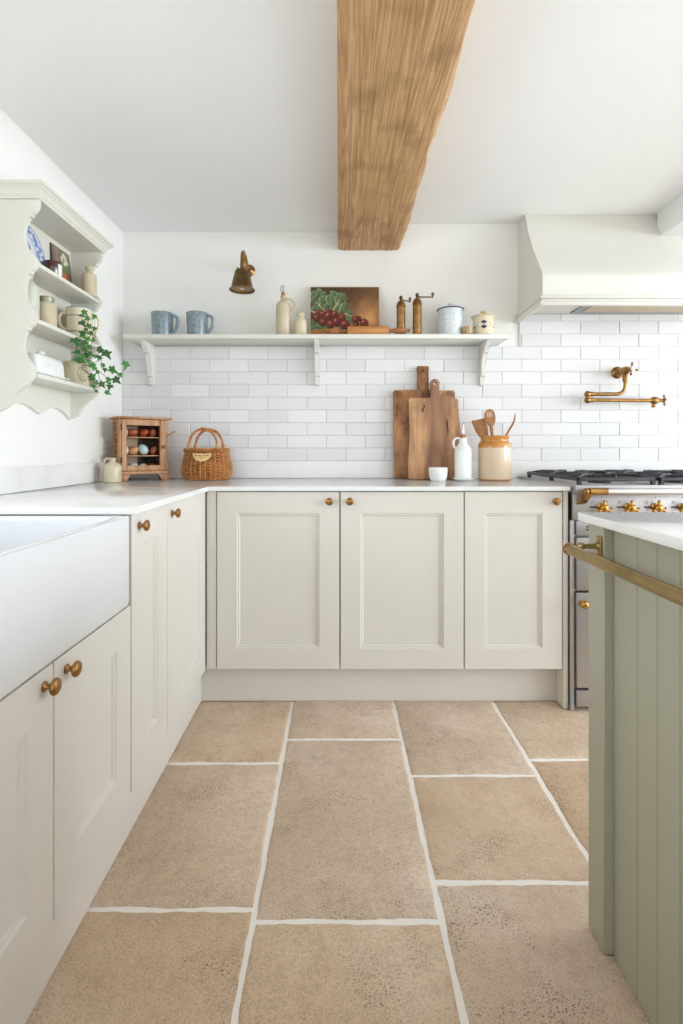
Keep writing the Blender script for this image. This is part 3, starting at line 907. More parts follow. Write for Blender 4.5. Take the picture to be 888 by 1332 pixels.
# ------------------------------------------------------------------ island
IX, IPX, IYF = 0.549, 0.568, 1.115
t = thing('kitchen_island', 'sage green panelled kitchen island with a corner post', 'island', (1.0, 0.3, 0.0015))
bm = B(); box(bm, IPX + 0.016, 1.46, -0.60, IYF - 0.018, 0.0015, 0.8895); fin('carcass', bm, M_green, t, world=True)
bm = B(); box(bm, IX, IPX + 0.0155, 1.050, IYF, 0.0015, 0.8895, 0.0015, 1); fin('corner_post', bm, M_green, t, world=True)
bm = B(); box(bm, IPX + 0.016, 1.46, IYF - 0.0175, IYF, 0.0015, 0.8895, 0.0015, 1); fin('end_panel', bm, M_green, t, world=True)
ys = [1.0495, 0.966, 0.905, 0.844]
while ys[-1] > -0.55: ys.append(ys[-1] - 0.061)
for a, b in zip(ys, ys[1:]):
    bm = B()
    e = 0.0028
    prism(bm, [(b, 0.0), (b, -0.0115), (b + e, -0.015), (a - e, -0.015), (a, -0.0115), (a, 0.0)], lambda u, v, d: (IPX + 0.0155 + v, u, d), 0.0015, 0.8895)
    fin('plank', bm, M_green, t, world=True, smooth=False)
bm = B(); box(bm, 0.530, 1.50, -0.64, 1.126, 0.8902, 0.9085, 0.0022, 2)
o = recenter(fin('worktop', bm, M_quartz)); tag(o, 'white quartz worktop on the sage green island', 'worktop')
t = thing('towel_rail', 'long antique brass towel rail along the side of the green island', 'towel rail', (0.50, 0.8, 0.81))
RR = 0.0118
bm = B(); tube(bm, [(0.497, 1.090, 0.833), (0.497, -0.30, 0.833)], RR, 20); fin('rail', bm, M_brass2, t, world=True)
for y0, y1 in ((1.097, 1.083), (-0.293, -0.307)):
    bm = B(); lathe(bm, [(0, 0), (0.0105, 0), (0.0134, 0.002), (0.0134, 0.012), (0.0120, 0.014), (0, 0.014)], (0.497, y0, 0.833), 20, M=Matrix.Rotation(math.radians(90), 4, 'X')); fin('end_cap', bm, M_brass, t, world=True)
for y in (1.0635, -0.22):
    bm = B(); box(bm, (IX if y > 0 else IPX) - 0.0045, (IX if y > 0 else IPX) - 0.0002, y - 0.009, y + 0.009, 0.823, 0.866, 0.0015, 2); o = fin('bracket_plate', bm, M_brass2, t, world=True)
    for z in (0.829, 0.860):
        bm = B(); ball(bm, (IX - 0.005 if y > 0 else IPX - 0.005, y, z), 0.0034, s=(0.5, 1, 1), useg=10, vseg=8); fin('screw', bm, M_gold, o, world=True)
    bm = B(); tube(bm, [((IX if y > 0 else IPX) - 0.004, y, 0.8445), (0.508, y, 0.8445)], [0.0052, 0.0052], 12)
    lathe(bm, [(0, 0), (0.010, 0), (0.009, 0.003), (0.006, 0.006), (0, 0.006)], ((IX if y > 0 else IPX) - 0.0045, y, 0.8445), 14, M=Matrix.Rotation(math.radians(-90), 4, 'Y'))
    ball(bm, (0.508, y, 0.8445), 0.0085, useg=14, vseg=10)
    fin('stem', bm, M_brass2, t, world=True)

# ------------------------------------------------------------------ plate rack on the left wall
RY0, RY1 = 1.650, 2.111
t = thing('plate_rack', 'off-white scalloped plate rack with three shelves on the wall', 'plate rack', (XL + 0.07, 1.88, 1.168))
prof = [(0.140, 1.8625), (0.140, 1.843), (0.136, 1.831), (0.128, 1.821), (0.118, 1.816), (0.118, 1.807), (0.108, 1.805), (0.101, 1.793), (0.094, 1.773), (0.0895, 1.750), (0.092, 1.727), (0.099, 1.706), (0.110, 1.691), (0.122, 1.682), (0.131, 1.673),
        (0.137, 1.662), (0.137, 1.652), (0.133, 1.643), (0.126, 1.634), (0.116, 1.629), (0.116, 1.621), (0.107, 1.619), (0.100, 1.603), (0.095, 1.585), (0.0945, 1.563), (0.098, 1.545), (0.107, 1.529), (0.118, 1.515), (0.127, 1.500),
        (0.132, 1.485), (0.131, 1.470), (0.126, 1.459), (0.119, 1.450), (0.109, 1.445), (0.109, 1.437), (0.100, 1.435), (0.094, 1.420), (0.088, 1.403), (0.087, 1.382), (0.092, 1.362), (0.103, 1.345), (0.115, 1.331), (0.123, 1.318),
        (0.126, 1.303), (0.124, 1.288), (0.115, 1.274), (0.104, 1.264), (0.102, 1.258), (0.084, 1.250), (0.070, 1.238), (0.064, 1.226), (0.052, 1.216), (0.048, 1.204), (0.046, 1.194), (0.036, 1.184), (0.020, 1.177), (0.0, 1.172)]
poly = [(0.0003, 1.8625)] + [(u + 0.004, z) for u, z in prof[:-1]] + [(0.0003, 1.172)]
for y in (RY0, RY1 - 0.018):
    bm = B(); prism(bm, poly, lambda u, v, d: (XL + u, d, v), y, y + 0.018, 0.0015)
    fin('side_panel', bm, M_rack, t, world=True)
bm = B()
y0, y1 = RY0 + 0.0185, RY1 - 0.0185
bot = []
N = 48
for k in range(N + 1):
    s = k / N
    c = abs(math.sin(s * math.pi * 2.0)) ** 0.8
    bot.append((y0 + (y1 - y0) * s, 1.172 + 0.038 * c + (0.006 if 0.47 < s < 0.53 else 0)))
prism(bm, [(y0, 1.862), *bot, (y1, 1.862)], lambda u, v, d: (XL + d, u, v), 0.0005, 0.016)
fin('back_board', bm, M_rack, t, world=True)
for z in (1.664, 1.477, 1.298):
    bm = B(); box(bm, XL + 0.0165, -0.986, y0 + 0.0002, y1 - 0.0002, z - 0.014, z, 0.0015, 2); fin('shelf', bm, M_rack, t, world=True)
bm = B()
rings = []
for o_, z in ((0.0, 1.863), (0.004, 1.863), (0.004, 1.868), (0.007, 1.871), (0.011, 1.875), (0.013, 1.882), (0.018, 1.890), (0.024, 1.894), (0.024, 1.898), (0.030, 1.900), (0.030, 1.910), (0.0, 1.911)):
    rings.append([bm.verts.new(p) for p in ((XL + 0.0005, RY0 - o_, z), (-0.976 + o_, RY0 - o_, z), (-0.976 + o_, RY1 + o_, z), (XL + 0.0005, RY1 + o_, z))])
for a, b in zip(rings, rings[1:]):
    for k in range(4): bm.faces.new((a[k], a[(k + 1) % 4], b[(k + 1) % 4], b[k]))
bm.faces.new(rings[0]); bm.faces.new(rings[-1])
fin('cornice', bm, M_rack, t, world=True, ang=25)
# ------------------------------------------------------------------ things in the plate rack
SH1, SH2, SH3 = 1.6645, 1.4775, 1.2985
def handle(bm, pts, r, seg=10): return tube(bm, pts, r, seg)

# plate leaning on the back board
def plate_col(u, v):
    x, y = u * 2 - 1, v * 2 - 1
    r = math.hypot(x, y)
    a = math.atan2(y, x)
    base = (222, 226, 234)
    blue = (104, 126, 178)
    n = noise.noise(Vector((x * 8, y * 8, 2.2))) + 0.5 * noise.noise(Vector((x * 17, y * 17, 4.2)))
    w = 0.0
    if r > 0.93: w = 0.75
    elif r > 0.62: w = 0.9 if n > 0.02 else 0.12
    elif r > 0.56: w = 0.35
    elif r < 0.36: w = 0.75 if n > 0.12 else 0.0
    return tuple(b * (1 - w) + c * w for b, c in zip(base, blue))
t = thing('plate', 'blue and white patterned plate leaning in the plate rack', 'plate', (XL + 0.045, 1.764, SH1))
bm = B()
lay = bm.loops.layers.float_color.new('Col')
R = 0.0925
prof = [(0.0, 0.006), (0.35, 0.006), (0.55, 0.007), (0.64, 0.011), (0.8, 0.0145), (0.97, 0.0185), (1.0, 0.0185), (1.0, 0.0165), (0.8, 0.0115), (0.6, 0.006), (0.5, 0.0), (0.0, 0.001)]
fine = []
for (a, za), (b, zb) in zip(prof[:7], prof[1:7]):
    for k in range(4): fine.append((a + (b - a) * k / 4, za + (zb - za) * k / 4))
fine += prof[6:]
lean = math.radians(12)
def pl(r, z, a):
    # local disc, axis along +X (towards the room), leaning back onto the board
    p = Vector((z, math.cos(a) * r * R, math.sin(a) * r * R + R))
    return Vector((p.x * math.cos(lean) - p.z * math.sin(lean) + 0.0, p.y, p.z * math.cos(lean) + p.x * math.sin(lean)))
seg = 72
rg = []
for r, z in fine:
    rg.append([bm.verts.new(pl(r, z, 2 * math.pi * k / seg)) for k in range(seg)] if r > 0 else [bm.verts.new(pl(0, z, 0))])
def pc(r, k, top):
    if not top: return lin((226, 228, 232)) + (1,)
    a = 2 * math.pi * k / seg
    return lin(plate_col((math.cos(a) * r + 1) / 2, (math.sin(a) * r + 1) / 2)) + (1,)
for i in range(len(fine) - 1):
    A_, B_ = rg[i], rg[i + 1]
    ra, rb = fine[i][0], fine[i + 1][0]
    top = i < len(fine) - 6
    for k in range(seg):
        k2 = (k + 1) % seg
        if len(A_) == 1: vs = [(A_[0], ra, k), (B_[k], rb, k), (B_[k2], rb, k2)]
        elif len(B_) == 1: vs = [(A_[k], ra, k), (B_[0], rb, k), (A_[k2], ra, k2)]
        else: vs = [(A_[k], ra, k), (B_[k], rb, k), (B_[k2], rb, k2), (A_[k2], ra, k2)]
        f = bm.faces.new([v[0] for v in vs])
        for l, v in zip(f.loops, vs): l[lay] = pc(v[1], v[2], top)
# foot sits on the shelf, rim touches the board
mx = min(v.co.x for v in bm.verts); mz = min(v.co.z for v in bm.verts)
bm_map(bm, lambda p: Vector((p.x - mx - 0.045 + 0.0175, p.y, p.z - mz + 0.0004)))
fin('plate_disc', bm, M_vcolg, t)

t = thing('candle_jar', 'dark amber glass candle jar with a white label', 'candle', (-1.04, 1.845, SH1))
bm = B(); lathe(bm, [(0, 0), (0.029, 0), (0.031, 0.003), (0.031, 0.062), (0.029, 0.062), (0.028, 0.046), (0, 0.046)], seg=32); fin('jar', bm, M_amber, t)
bm = B()
N = 10
vs = [[bm.verts.new((0.0316 * math.cos(a), 0.0316 * math.sin(a), z)) for a in [math.radians(-25 + 70 * k / N) for k in range(N + 1)]] for z in (0.010, 0.054)]
for k in range(N): bm.faces.new((vs[0][k], vs[0][k + 1], vs[1][k + 1], vs[1][k]))
fin('paper_label', bm, M_paper, t)
bm = B(); lathe(bm, [(0, 0.0462), (0.0275, 0.0462), (0, 0.0472)], seg=24); fin('wax', bm, mat('candle_wax', (226, 214, 190), 0.5), t)

t = thing('picture_card', 'small dark card picture of white bulbs in a terracotta pot', 'picture', (XL + 0.036, 2.006, SH1))
def card_col(u, v):
    n = noise.noise(Vector((u * 6, v * 6, 1)))
    c = [96 + 26 * n + 40 * v, 88 + 24 * n + 34 * v, 78 + 20 * n + 28 * v]
    if v < 0.2: c = [70, 52, 40]
    # pot
    if 0.18 < v < 0.50:
        hw = 0.17 + 0.10 * (v - 0.18) / 0.32
        if abs(u - 0.71) < hw:
            k = 1 - abs(u - 0.64) * 1.1
            c = [206 * k, 118 * k, 72 * k]
    for (ux, top, s) in ((0.56, 0.80, -0.16), (0.65, 0.90, -0.04), (0.72, 0.86, 0.04), (0.79, 0.76, 0.12), (0.68, 0.72, 0.03)):
        if 0.50 <= v < top:
            xx = ux + s * (v - 0.50) * 0.6
            if abs(u - xx) < 0.028: c = [96, 132, 66]
        dx, dy = (u - (ux + s * (top - 0.50) * 0.6)) / 0.075, (v - top) / 0.06
        if dx * dx + dy * dy < 1: c = [216, 218, 196]
    return tuple(max(0, min(255, x)) for x in c)
W_, H_ = 0.132, 0.176
lean = math.radians(6)
def cardp(u, v, d): return Vector((d * math.cos(lean) - v * H_ * math.sin(lean) + 0.0005, (u - 0.5) * W_, v * H_ * math.cos(lean) + d * math.sin(lean) + 0.0003))
bm = B(); prism(bm, [(0, 0), (1, 0), (1, 1), (0, 1)], lambda u, v, d: cardp(u, v, d), -0.001, 0.0025); fin('backing_card', bm, mat('dark_card', (72, 66, 60), 0.6), t)
bm = B(); grid_paint(bm, lambda u, v: cardp(0.02 + u * 0.96, 0.015 + v * 0.97, 0.003), card_col, 40, 54); fin('printed_picture', bm, M_vcol, t)

def bottle(name, label, cat, loc, prof, m, seg=32, group=None):
    t = thing(name, label, cat, loc, 0, group)
    bm = B(); lathe(bm, prof, seg=seg); fin('body', bm, m, t)
    return t
t = bottle('stoneware_bottle', 'small stoneware bottle with a chipped lip beside the picture card', 'bottle', (-1.0035, 2.045, SH1),
       [(0, 0), (0.025, 0), (0.0275, 0.003), (0.0275, 0.080), (0.025, 0.088), (0.016, 0.094), (0.0125, 0.098), (0.0125, 0.106), (0.0155, 0.108), (0.0155, 0.117), (0.013, 0.119), (0.009, 0.119), (0.009, 0.10), (0, 0.10)], M_stonew)
t = bottle('glazed_bottle', 'tall pale green bottle at the near end of the middle rack shelf', 'bottle', (-1.045, 1.715, SH2),
       [(0, 0), (0.029, 0), (0.031, 0.003), (0.031, 0.110), (0.028, 0.120), (0.016, 0.136), (0.011, 0.142), (0.011, 0.152), (0.014, 0.154), (0.014, 0.160), (0.008, 0.161), (0.007, 0.14), (0, 0.14)], M_sage_gl)
t = thing('storage_jar', 'squat stoneware jam jar with a glass rim', 'jar', (-1.038, 1.803, SH2))
bm = B(); lathe(bm, [(0, 0), (0.032, 0), (0.0345, 0.003), (0.0345, 0.076), (0.031, 0.086), (0.026, 0.090), (0.024, 0.090), (0, 0.088)], seg=32); fin('body', bm, M_stonew, t)
bm = B(); lathe(bm, [(0.0235, 0.0885), (0.0262, 0.0885), (0.0255, 0.096), (0.0275, 0.100), (0.0275, 0.108), (0.025, 0.110), (0.0215, 0.109), (0.0215, 0.094)], seg=32); fin('rim', bm, mat('grey_green_glaze', (150, 146, 122), 0.2, coat=0.4), t)
t = thing('loving_cup', 'cream two-handled cup with thin dark bands', 'cup', (-1.029, 2.018, SH2))
bm = B(); lathe(bm, [(0, 0), (0.036, 0), (0.040, 0.004), (0.0455, 0.02), (0.0475, 0.05), (0.0478, 0.118), (0.0485, 0.126), (0.0445, 0.126), (0.0435, 0.118), (0.043, 0.02), (0, 0.012)], seg=36); o = fin('body', bm, M_cream_gl, t)
for z in (0.030, 0.092):
    bm = B(); rr = 0.0478
    lathe(bm, [(rr - 0.002, z), (rr + 0.0004, z), (rr + 0.0004, z + 0.0025), (rr - 0.002, z + 0.0025)], seg=36); fin('painted_band', bm, M_print, o)
bm = B(); lathe(bm, [(0.0455, 0.1245), (0.0489, 0.1245), (0.0489, 0.1272), (0.0455, 0.1272)], seg=36); fin('blue_lip', bm, mat('blue_line', (128, 150, 166), 0.3), o)
bm = B(); box(bm, -0.0045, 0.0045, -0.0045, 0.0045, -0.0006, 0.0006, M=Matrix.Translation((0.0355, -0.0325, 0.066)) @ Matrix.Rotation(math.radians(-42), 4, 'Z') @ Matrix.Rotation(math.radians(90), 4, 'Y') @ Matrix.Rotation(math.radians(45), 4, 'Z'))
fin('diamond_mark', bm, mat('blue_mark', (108, 124, 136), 0.3), o)
for s in (-1, 1):
    bm = B()
    ax = Vector((0.89 * s, 0.45 * s, 0)).normalized()
    f = lambda r, z: ax * r + Vector((0, 0, z))
    tube(bm, bez(f(0.046, 0.105), f(0.080, 0.118), f(0.078, 0.045), f(0.046, 0.042), 12), 0.0062, 10); fin('handle', bm, M_cream_gl, t)

t = thing('butter_dish', 'white lidded butter dish with raised lettering', 'butter dish', (-1.040, 1.775, SH3))
bm = B()
for zz in (0,): box(bm, -0.051, 0.051, -0.098, 0.098, 0.004, 0.010, 0.003, 2); box(bm, -0.040, 0.040, -0.085, 0.085, 0, 0.006, 0.002, 1)
fin('dish', bm, M_white, t)
bm = B()
rings = []
for ins, z, r in ((0.0, 0.0102, 0.012), (0.0015, 0.05, 0.014), (0.004, 0.066, 0.016), (0.010, 0.073, 0.018), (0.02, 0.0755, 0.018)):
    rings.append([bm.verts.new((x, y, z)) for x, y in rrect(-0.041 + ins, 0.041 - ins, -0.086 + ins, 0.086 - ins, r)])
n = len(rings[0])
for a, b in zip(rings, rings[1:]):
    for k in range(n): bm.faces.new((a[k], a[(k + 1) % n], b[(k + 1) % n], b[k]))
bm.faces.new(rings[0]); bm.faces.new(rings[-1])
o = fin('lid', bm, M_white, t)
bm = B(); lathe(bm, [(0, 0.0753), (0.008, 0.0753), (0.007, 0.078), (0.014, 0.082), (0.0155, 0.086), (0.013, 0.090), (0, 0.092)], seg=20); fin('knob', bm, M_white, o)
bm = text_bm('BUTTER', 0.030, 0.002); bm_map(bm, lambda p: Vector((0.0402 + p.z, p.x, 0.038 + p.y))); fin('raised_lettering', bm, M_white, o, smooth=False)

t = thing('potted_ivy', 'trailing green ivy in a cream stoneware pot with black print', 'plant', (-1.036, 2.005, SH3))
bm = B(); lathe(bm, [(0, 0), (0.044, 0), (0.0465, 0.003), (0.0465, 0.086), (0.044, 0.093), (0.042, 0.093), (0.042, 0.080), (0, 0.080)], seg=36); o = fin('pot', bm, M_stonew2, t)
bm = B(); lathe(bm, [(0, 0.0802), (0.0415, 0.0802), (0.034, 0.092), (0.018, 0.097), (0, 0.099)], seg=24)
for v in bm.verts: v.co.z += noise.noise(v.co * 90) * 0.004 if v.co.z > 0.082 else 0
fin('soil', bm, M_soil, t)
# printed transfer: a ring of small leaves and rows of tiny lines on the glaze
bm = B()
rng = random.Random(4)
def on_pot(a, z, e=0.0): return Vector(((0.0467 + e) * math.cos(a), (0.0467 + e) * math.sin(a), z))
def patch(a0, z0, w, h, rot):
    c_, s_ = math.cos(rot), math.sin(rot)
    q = []
    for du, dv in ((-w, 0), (0, -h), (w, 0), (0, h)):
        q.append(bm.verts.new(on_pot(a0 + (du * c_ - dv * s_) / 0.0467, z0 + du * s_ + dv * c_, 0.0003)))
    bm.faces.new(q)
AC = math.radians(-28)
for k in range(16):
    th = 2 * math.pi * k / 16
    patch(AC + 0.022 * math.cos(th) / 0.0467, 0.046 + 0.027 * math.sin(th), 0.0045, 0.0018, th + 0.9 + rng.uniform(-0.4, 0.4))
for z in (0.060, 0.052, 0.044, 0.036, 0.028, 0.018):
    a = AC - 0.26
    while a < AC + 0.30:
        w = rng.uniform(0.0012, 0.0028)
        patch(a, z, w, 0.0014, rng.uniform(-0.2, 0.2)); a += (2 * w + 0.0012) / 0.0467
tag(fin('printed_transfer', bm, M_print, o), kind='stuff')

# ivy: leaves are five-lobed blades, each its own piece
lobes = [(0, -0.30), (0.16, -0.46), (0.42, -0.36), (0.34, -0.14), (0.62, 0.02), (0.56, 0.14), (0.26, 0.22), (0.16, 0.44), (0.0, 0.86), (-0.16, 0.44), (-0.26, 0.22), (-0.56, 0.14), (-0.62, 0.02), (-0.34, -0.14), (-0.42, -0.36), (-0.16, -0.46)]
bm = B()
for e in (0.0, -0.018):
    c = bm.verts.new((0, 0, e - 0.02))
    vs = [bm.verts.new((x, y, e + 0.16 * abs(x) - 0.10 * max(0, y) ** 2)) for x, y in lobes]
    for k in range(len(vs)): bm.faces.new((c, vs[k], vs[(k + 1) % len(vs)]) if e == 0 else (c, vs[(k + 1) % len(vs)], vs[k]))
leaf_me = fin('leaf_blade', bm, M_leaf, ang=80).data
bpy.data.objects.remove(bpy.data.objects['leaf_blade'])
leaf_px = [(540, 130, 1), (605, 155, .8), (522, 152, .8), (525, 198, 1), (570, 218, 1), (605, 232, .8), (582, 265, .9), (530, 265, 1.1), (482, 312, 1.4), (600, 305, .7), (540, 322, 1), (572, 350, .8), (535, 360, .8), (495, 385, 1.1), (555, 405, 1), (575, 395, .8),
           (608, 410, .8), (640, 368, 1.1), (680, 395, 1.5), (515, 440, 1), (493, 430, .9), (590, 470, 1.2), (635, 420, .9), (660, 468, .8), (672, 497, .8), (625, 512, .7), (720, 500, 1.5), (590, 545, 1.4), (650, 590, 1.2), (695, 560, 1), (745, 562, 1.2), (770, 530, .8),
           (805, 463, 1.3), (705, 605, 1.1), (598, 603, .8), (688, 645, 1), (617, 635, .6), (570, 445, .8), (550, 240, .8), (560, 170, .9), (540, 290, .8), (615, 575, .9), (565, 300, .8), (525, 410, .9), (520, 340, .9), (607, 487, .8), (700, 585, .7), (548, 375, .9)]
rng = random.Random(11)
rl = t.location.copy()
nodes = {}
for i, (x, y, s) in enumerate(leaf_px):
    ppx, ppy = x / 4.933, 380 + y / 4.933
    Y = min(1.985, 0.960 * F / (VX - ppx)) - 0.05 * rng.random() if ppx < 125 else 2.0 + (ppx - 125) * 0.0012 + 0.03 * rng.random()
    P = Vector((px(ppx, Y), Y, pz(ppy, Y)))
    lf = bpy.data.objects.new('leaf', leaf_me); C.objects.link(lf); lf.parent = t
    lf.location = P - rl
    sc = 0.0245 * s * rng.uniform(0.9, 1.1)
    lf.scale = (sc, sc, sc)
    nrm = Vector((0.55 + rng.uniform(-0.35, 0.35), -0.8 + rng.uniform(-0.2, 0.3), 0.35 + rng.uniform(-0.3, 0.3)))
    q = nrm.to_track_quat('Z', 'Y')
    lf.rotation_mode = 'QUATERNION'
    from mathutils import Quaternion
    lf.rotation_quaternion = q @ Quaternion((0, 0, 1), math.radians(rng.choice((150, 180, 210, 120, 240)) + rng.uniform(-25, 25)))
    nodes[i] = P
top = Vector((-1.030, 1.995, SH3 + 0.095))
chains = [[6, 4, 3, 0], [9, 5, 1], [7, 39, 2], [16, 17, 18], [21, 22, 23, 24, 26, 31, 32], [21, 25, 28, 29, 30], [27, 41, 33, 35], [27, 34, 36], [19, 13, 8], [14, 10, 42, 38], [15, 11, 40], [37, 43, 44], [45, 29, 46], [20], [12], [47]]
for ch in chains:
    pts = [top + Vector((rng.uniform(-0.02, 0.02), rng.uniform(-0.02, 0.015), -0.008))] + [nodes[k] + Vector((-0.002, 0.006, 0)) for k in ch]
    pts = crom(pts, 5)
    bm = B(); tube(bm, [p for p in pts], 0.0011, 6); fin('stem', bm, M_stem, t, world=True)

# ------------------------------------------------------------------ things on the wall shelf
ZS = 1.6093
def mug(loc, label, rz):
    t = thing('mug', label, 'mug', loc, rz, 'blue mugs on the wall shelf')
    bm = B(); lathe(bm, [(0, 0), (0.043, 0), (0.047, 0.004), (0.0495, 0.03), (0.0525, 0.085), (0.0545, 0.113), (0.0535, 0.116), (0.0505, 0.115), (0.046, 0.02), (0, 0.012)], seg=40); fin('body', bm, M_blue, t)
    bm = B(); tube(bm, bez((0.049, 0, 0.097), (0.100, 0, 0.118), (0.096, 0, 0.03), (0.047, 0, 0.012), 14), [0.0085] + [0.0075] * 13 + [0.0085], 10); fin('handle', bm, M_blue, t)
    return t
mug((px(211.0, 2.525), 2.525, ZS), 'speckled blue mug closest to the plate rack', math.radians(-14))
mug((px(256.5, 2.525), 2.525, ZS), 'speckled blue mug nearest the brass wall lamp', math.radians(-14))

# wall lamp
t = thing('wall_lamp', 'small antique brass wall lamp with a bell shade', 'lamp', (-0.464, YB, 1.80))
LX, LY = -0.464, 2.445
bm = B(); lathe(bm, [(0, 0), (0.031, 0), (0.031, 0.005), (0.026, 0.010), (0.016, 0.013), (0.011, 0.020), (0, 0.021)], (LX, YB - 0.0003, 1.978), 28, M=Mx); fin('wall_rose', bm, M_brass, t, world=True)
bm = B()
pts = [Vector((LX, YB - 0.015, 1.978)), Vector((LX, 2.60, 1.978))] + bez((LX, 2.60, 1.978), (LX, 2.55, 1.980), (LX, 2.53, 2.012), (LX, 2.49, 2.012), 8)[1:] + bez((LX, 2.49, 2.012), (LX, 2.455, 2.012), (LX, LY, 1.985), (LX, LY, 1.915), 8)[1:]
tube(bm, pts, 0.0095, 14); fin('arm', bm, M_brass, t, world=True)
bm = B()
lathe(bm, [(0.0, 1.921), (0.012, 1.921), (0.014, 1.916), (0.028, 1.9125), (0.0335, 1.907), (0.036, 1.898), (0.0515, 1.829), (0.0545, 1.822), (0.0605, 1.817), (0.0605, 1.8145), (0.057, 1.8145), (0.050, 1.822), (0.034, 1.895), (0.030, 1.904), (0.0, 1.906)][::-1], (LX, LY, 0), 40)
fin('shade', bm, M_bronze, t, world=True)
bm = B(); lathe(bm, [(0.0515, 1.826), (0.0562, 1.8235), (0.0618, 1.8185), (0.0618, 1.8165), (0.054, 1.8215)], (LX, LY, 0), 40); fin('shade_rim', bm, M_brass, t, world=True)
bm = B(); tube(bm, [(LX - 0.013, LY, 1.918), (LX - 0.023, LY, 1.922)], 0.0028, 8); ball(bm, (LX - 0.024, LY, 1.9225), 0.0035, useg=8, vseg=6); fin('thumb_screw', bm, M_bronze, t, world=True)
bm = B(); lathe(bm, [(0, 1.820), (0.010, 1.821), (0.0155, 1.828), (0.0155, 1.88), (0.010, 1.906), (0, 1.906)], (LX, LY, 0), 20); fin('bulb', bm, mat('frosted_bulb', (236, 236, 236), 0.25), t, world=True)

# oil bottle with pourer, small bottle
t = thing('oil_bottle', 'tall buff stoneware oil bottle with handle and wire pourer', 'bottle', (px(368.3, 2.53), 2.53, ZS))
bm = B(); lathe(bm, [(0, 0), (0.0345, 0), (0.0365, 0.003), (0.0365, 0.150), (0.034, 0.163), (0.026, 0.174), (0.0155, 0.180), (0.0125, 0.184), (0.0125, 0.196), (0.0145, 0.198), (0.0145, 0.203), (0.008, 0.204), (0, 0.203)], seg=36); fin('body', bm, M_stonew, t)
bm = B(); tube(bm, bez((0.010, 0, 0.190), (0.064, -0.004, 0.196), (0.072, -0.004, 0.145), (0.034, 0, 0.128), 14), 0.0052, 10); fin('handle', bm, M_stonew, t)
bm = B(); lathe(bm, [(0, 0.2035), (0.0095, 0.2035), (0.0108, 0.218), (0, 0.218)], seg=18); fin('cork', bm, M_cork, t)
bm = B(); tube(bm, [(0, 0, 0.218), (0, 0, 0.240), (0.003, 0, 0.256)], [0.0042, 0.0036, 0.0028], 10)
fin('pourer', bm, M_steel2, t)
bm = B(); tube(bm, bez((-0.004, 0, 0.222), (-0.022, 0, 0.232), (-0.014, 0, 0.260), (0.004, 0, 0.256), 10), 0.0014, 6); fin('wire_loop', bm, M_iron, t)
t = bottle('stoneware_bottle', 'small cream stoneware ink bottle beside the painting', 'bottle', (px(391, 2.53), 2.53, ZS),
       [(0, 0), (0.029, 0), (0.031, 0.003), (0.031, 0.074), (0.029, 0.082), (0.020, 0.092), (0.0165, 0.097), (0.0165, 0.106), (0.020, 0.109), (0.020, 0.116), (0.017, 0.118), (0.011, 0.118), (0.010, 0.10), (0, 0.10)], M_stonew2)

# painting leaning on the wall
def P_(x, y): return ((x - 68) / 729.0, 1 - (y - 73) / 520.0)
leaves = [(150, 180, 82, 88, 0.2), (205, 215, 38, 50, 0.0), (325, 215, 92, 100, -0.3), (405, 190, 42, 58, 0.2), (438, 280, 30, 58, -0.1), (475, 352, 42, 34, -0.6), (120, 300, 60, 40, 0), (245, 275, 40, 40, 0), (360, 300, 50, 60, 0.3),
          (150, 485, 98, 26, -0.08), (400, 500, 72, 20, -0.2), (100, 440, 32, 42, 0), (480, 410, 36, 30, 0)]
rads = [(150, 335, 28), (575, 400, 32), (260, 325, 30), (195, 352, 36), (325, 355, 38), (130, 390, 40), (405, 390, 40), (255, 375, 46), (340, 430, 44), (200, 437, 40), (280, 457, 46), (550, 460, 34), (545, 410, 38), (635, 445, 46), (432, 460, 50)]
veins = [((130, 230), (225, 322), 5), ((375, 210), (308, 312), 5), ((80, 320), (135, 346), 5), ((400, 250), (370, 330), 4), ((420, 345), (500, 370), 4), ((160, 190), (170, 275), 3), ((320, 170), (345, 260), 3)]
def seg_d(p, a, b):
    ax, ay = a; bx_, by = b
    dx, dy = bx_ - ax, by - ay
    t_ = max(0, min(1, ((p[0] - ax) * dx + (p[1] - ay) * dy) / (dx * dx + dy * dy)))
    return math.hypot(p[0] - ax - t_ * dx, p[1] - ay - t_ * dy)
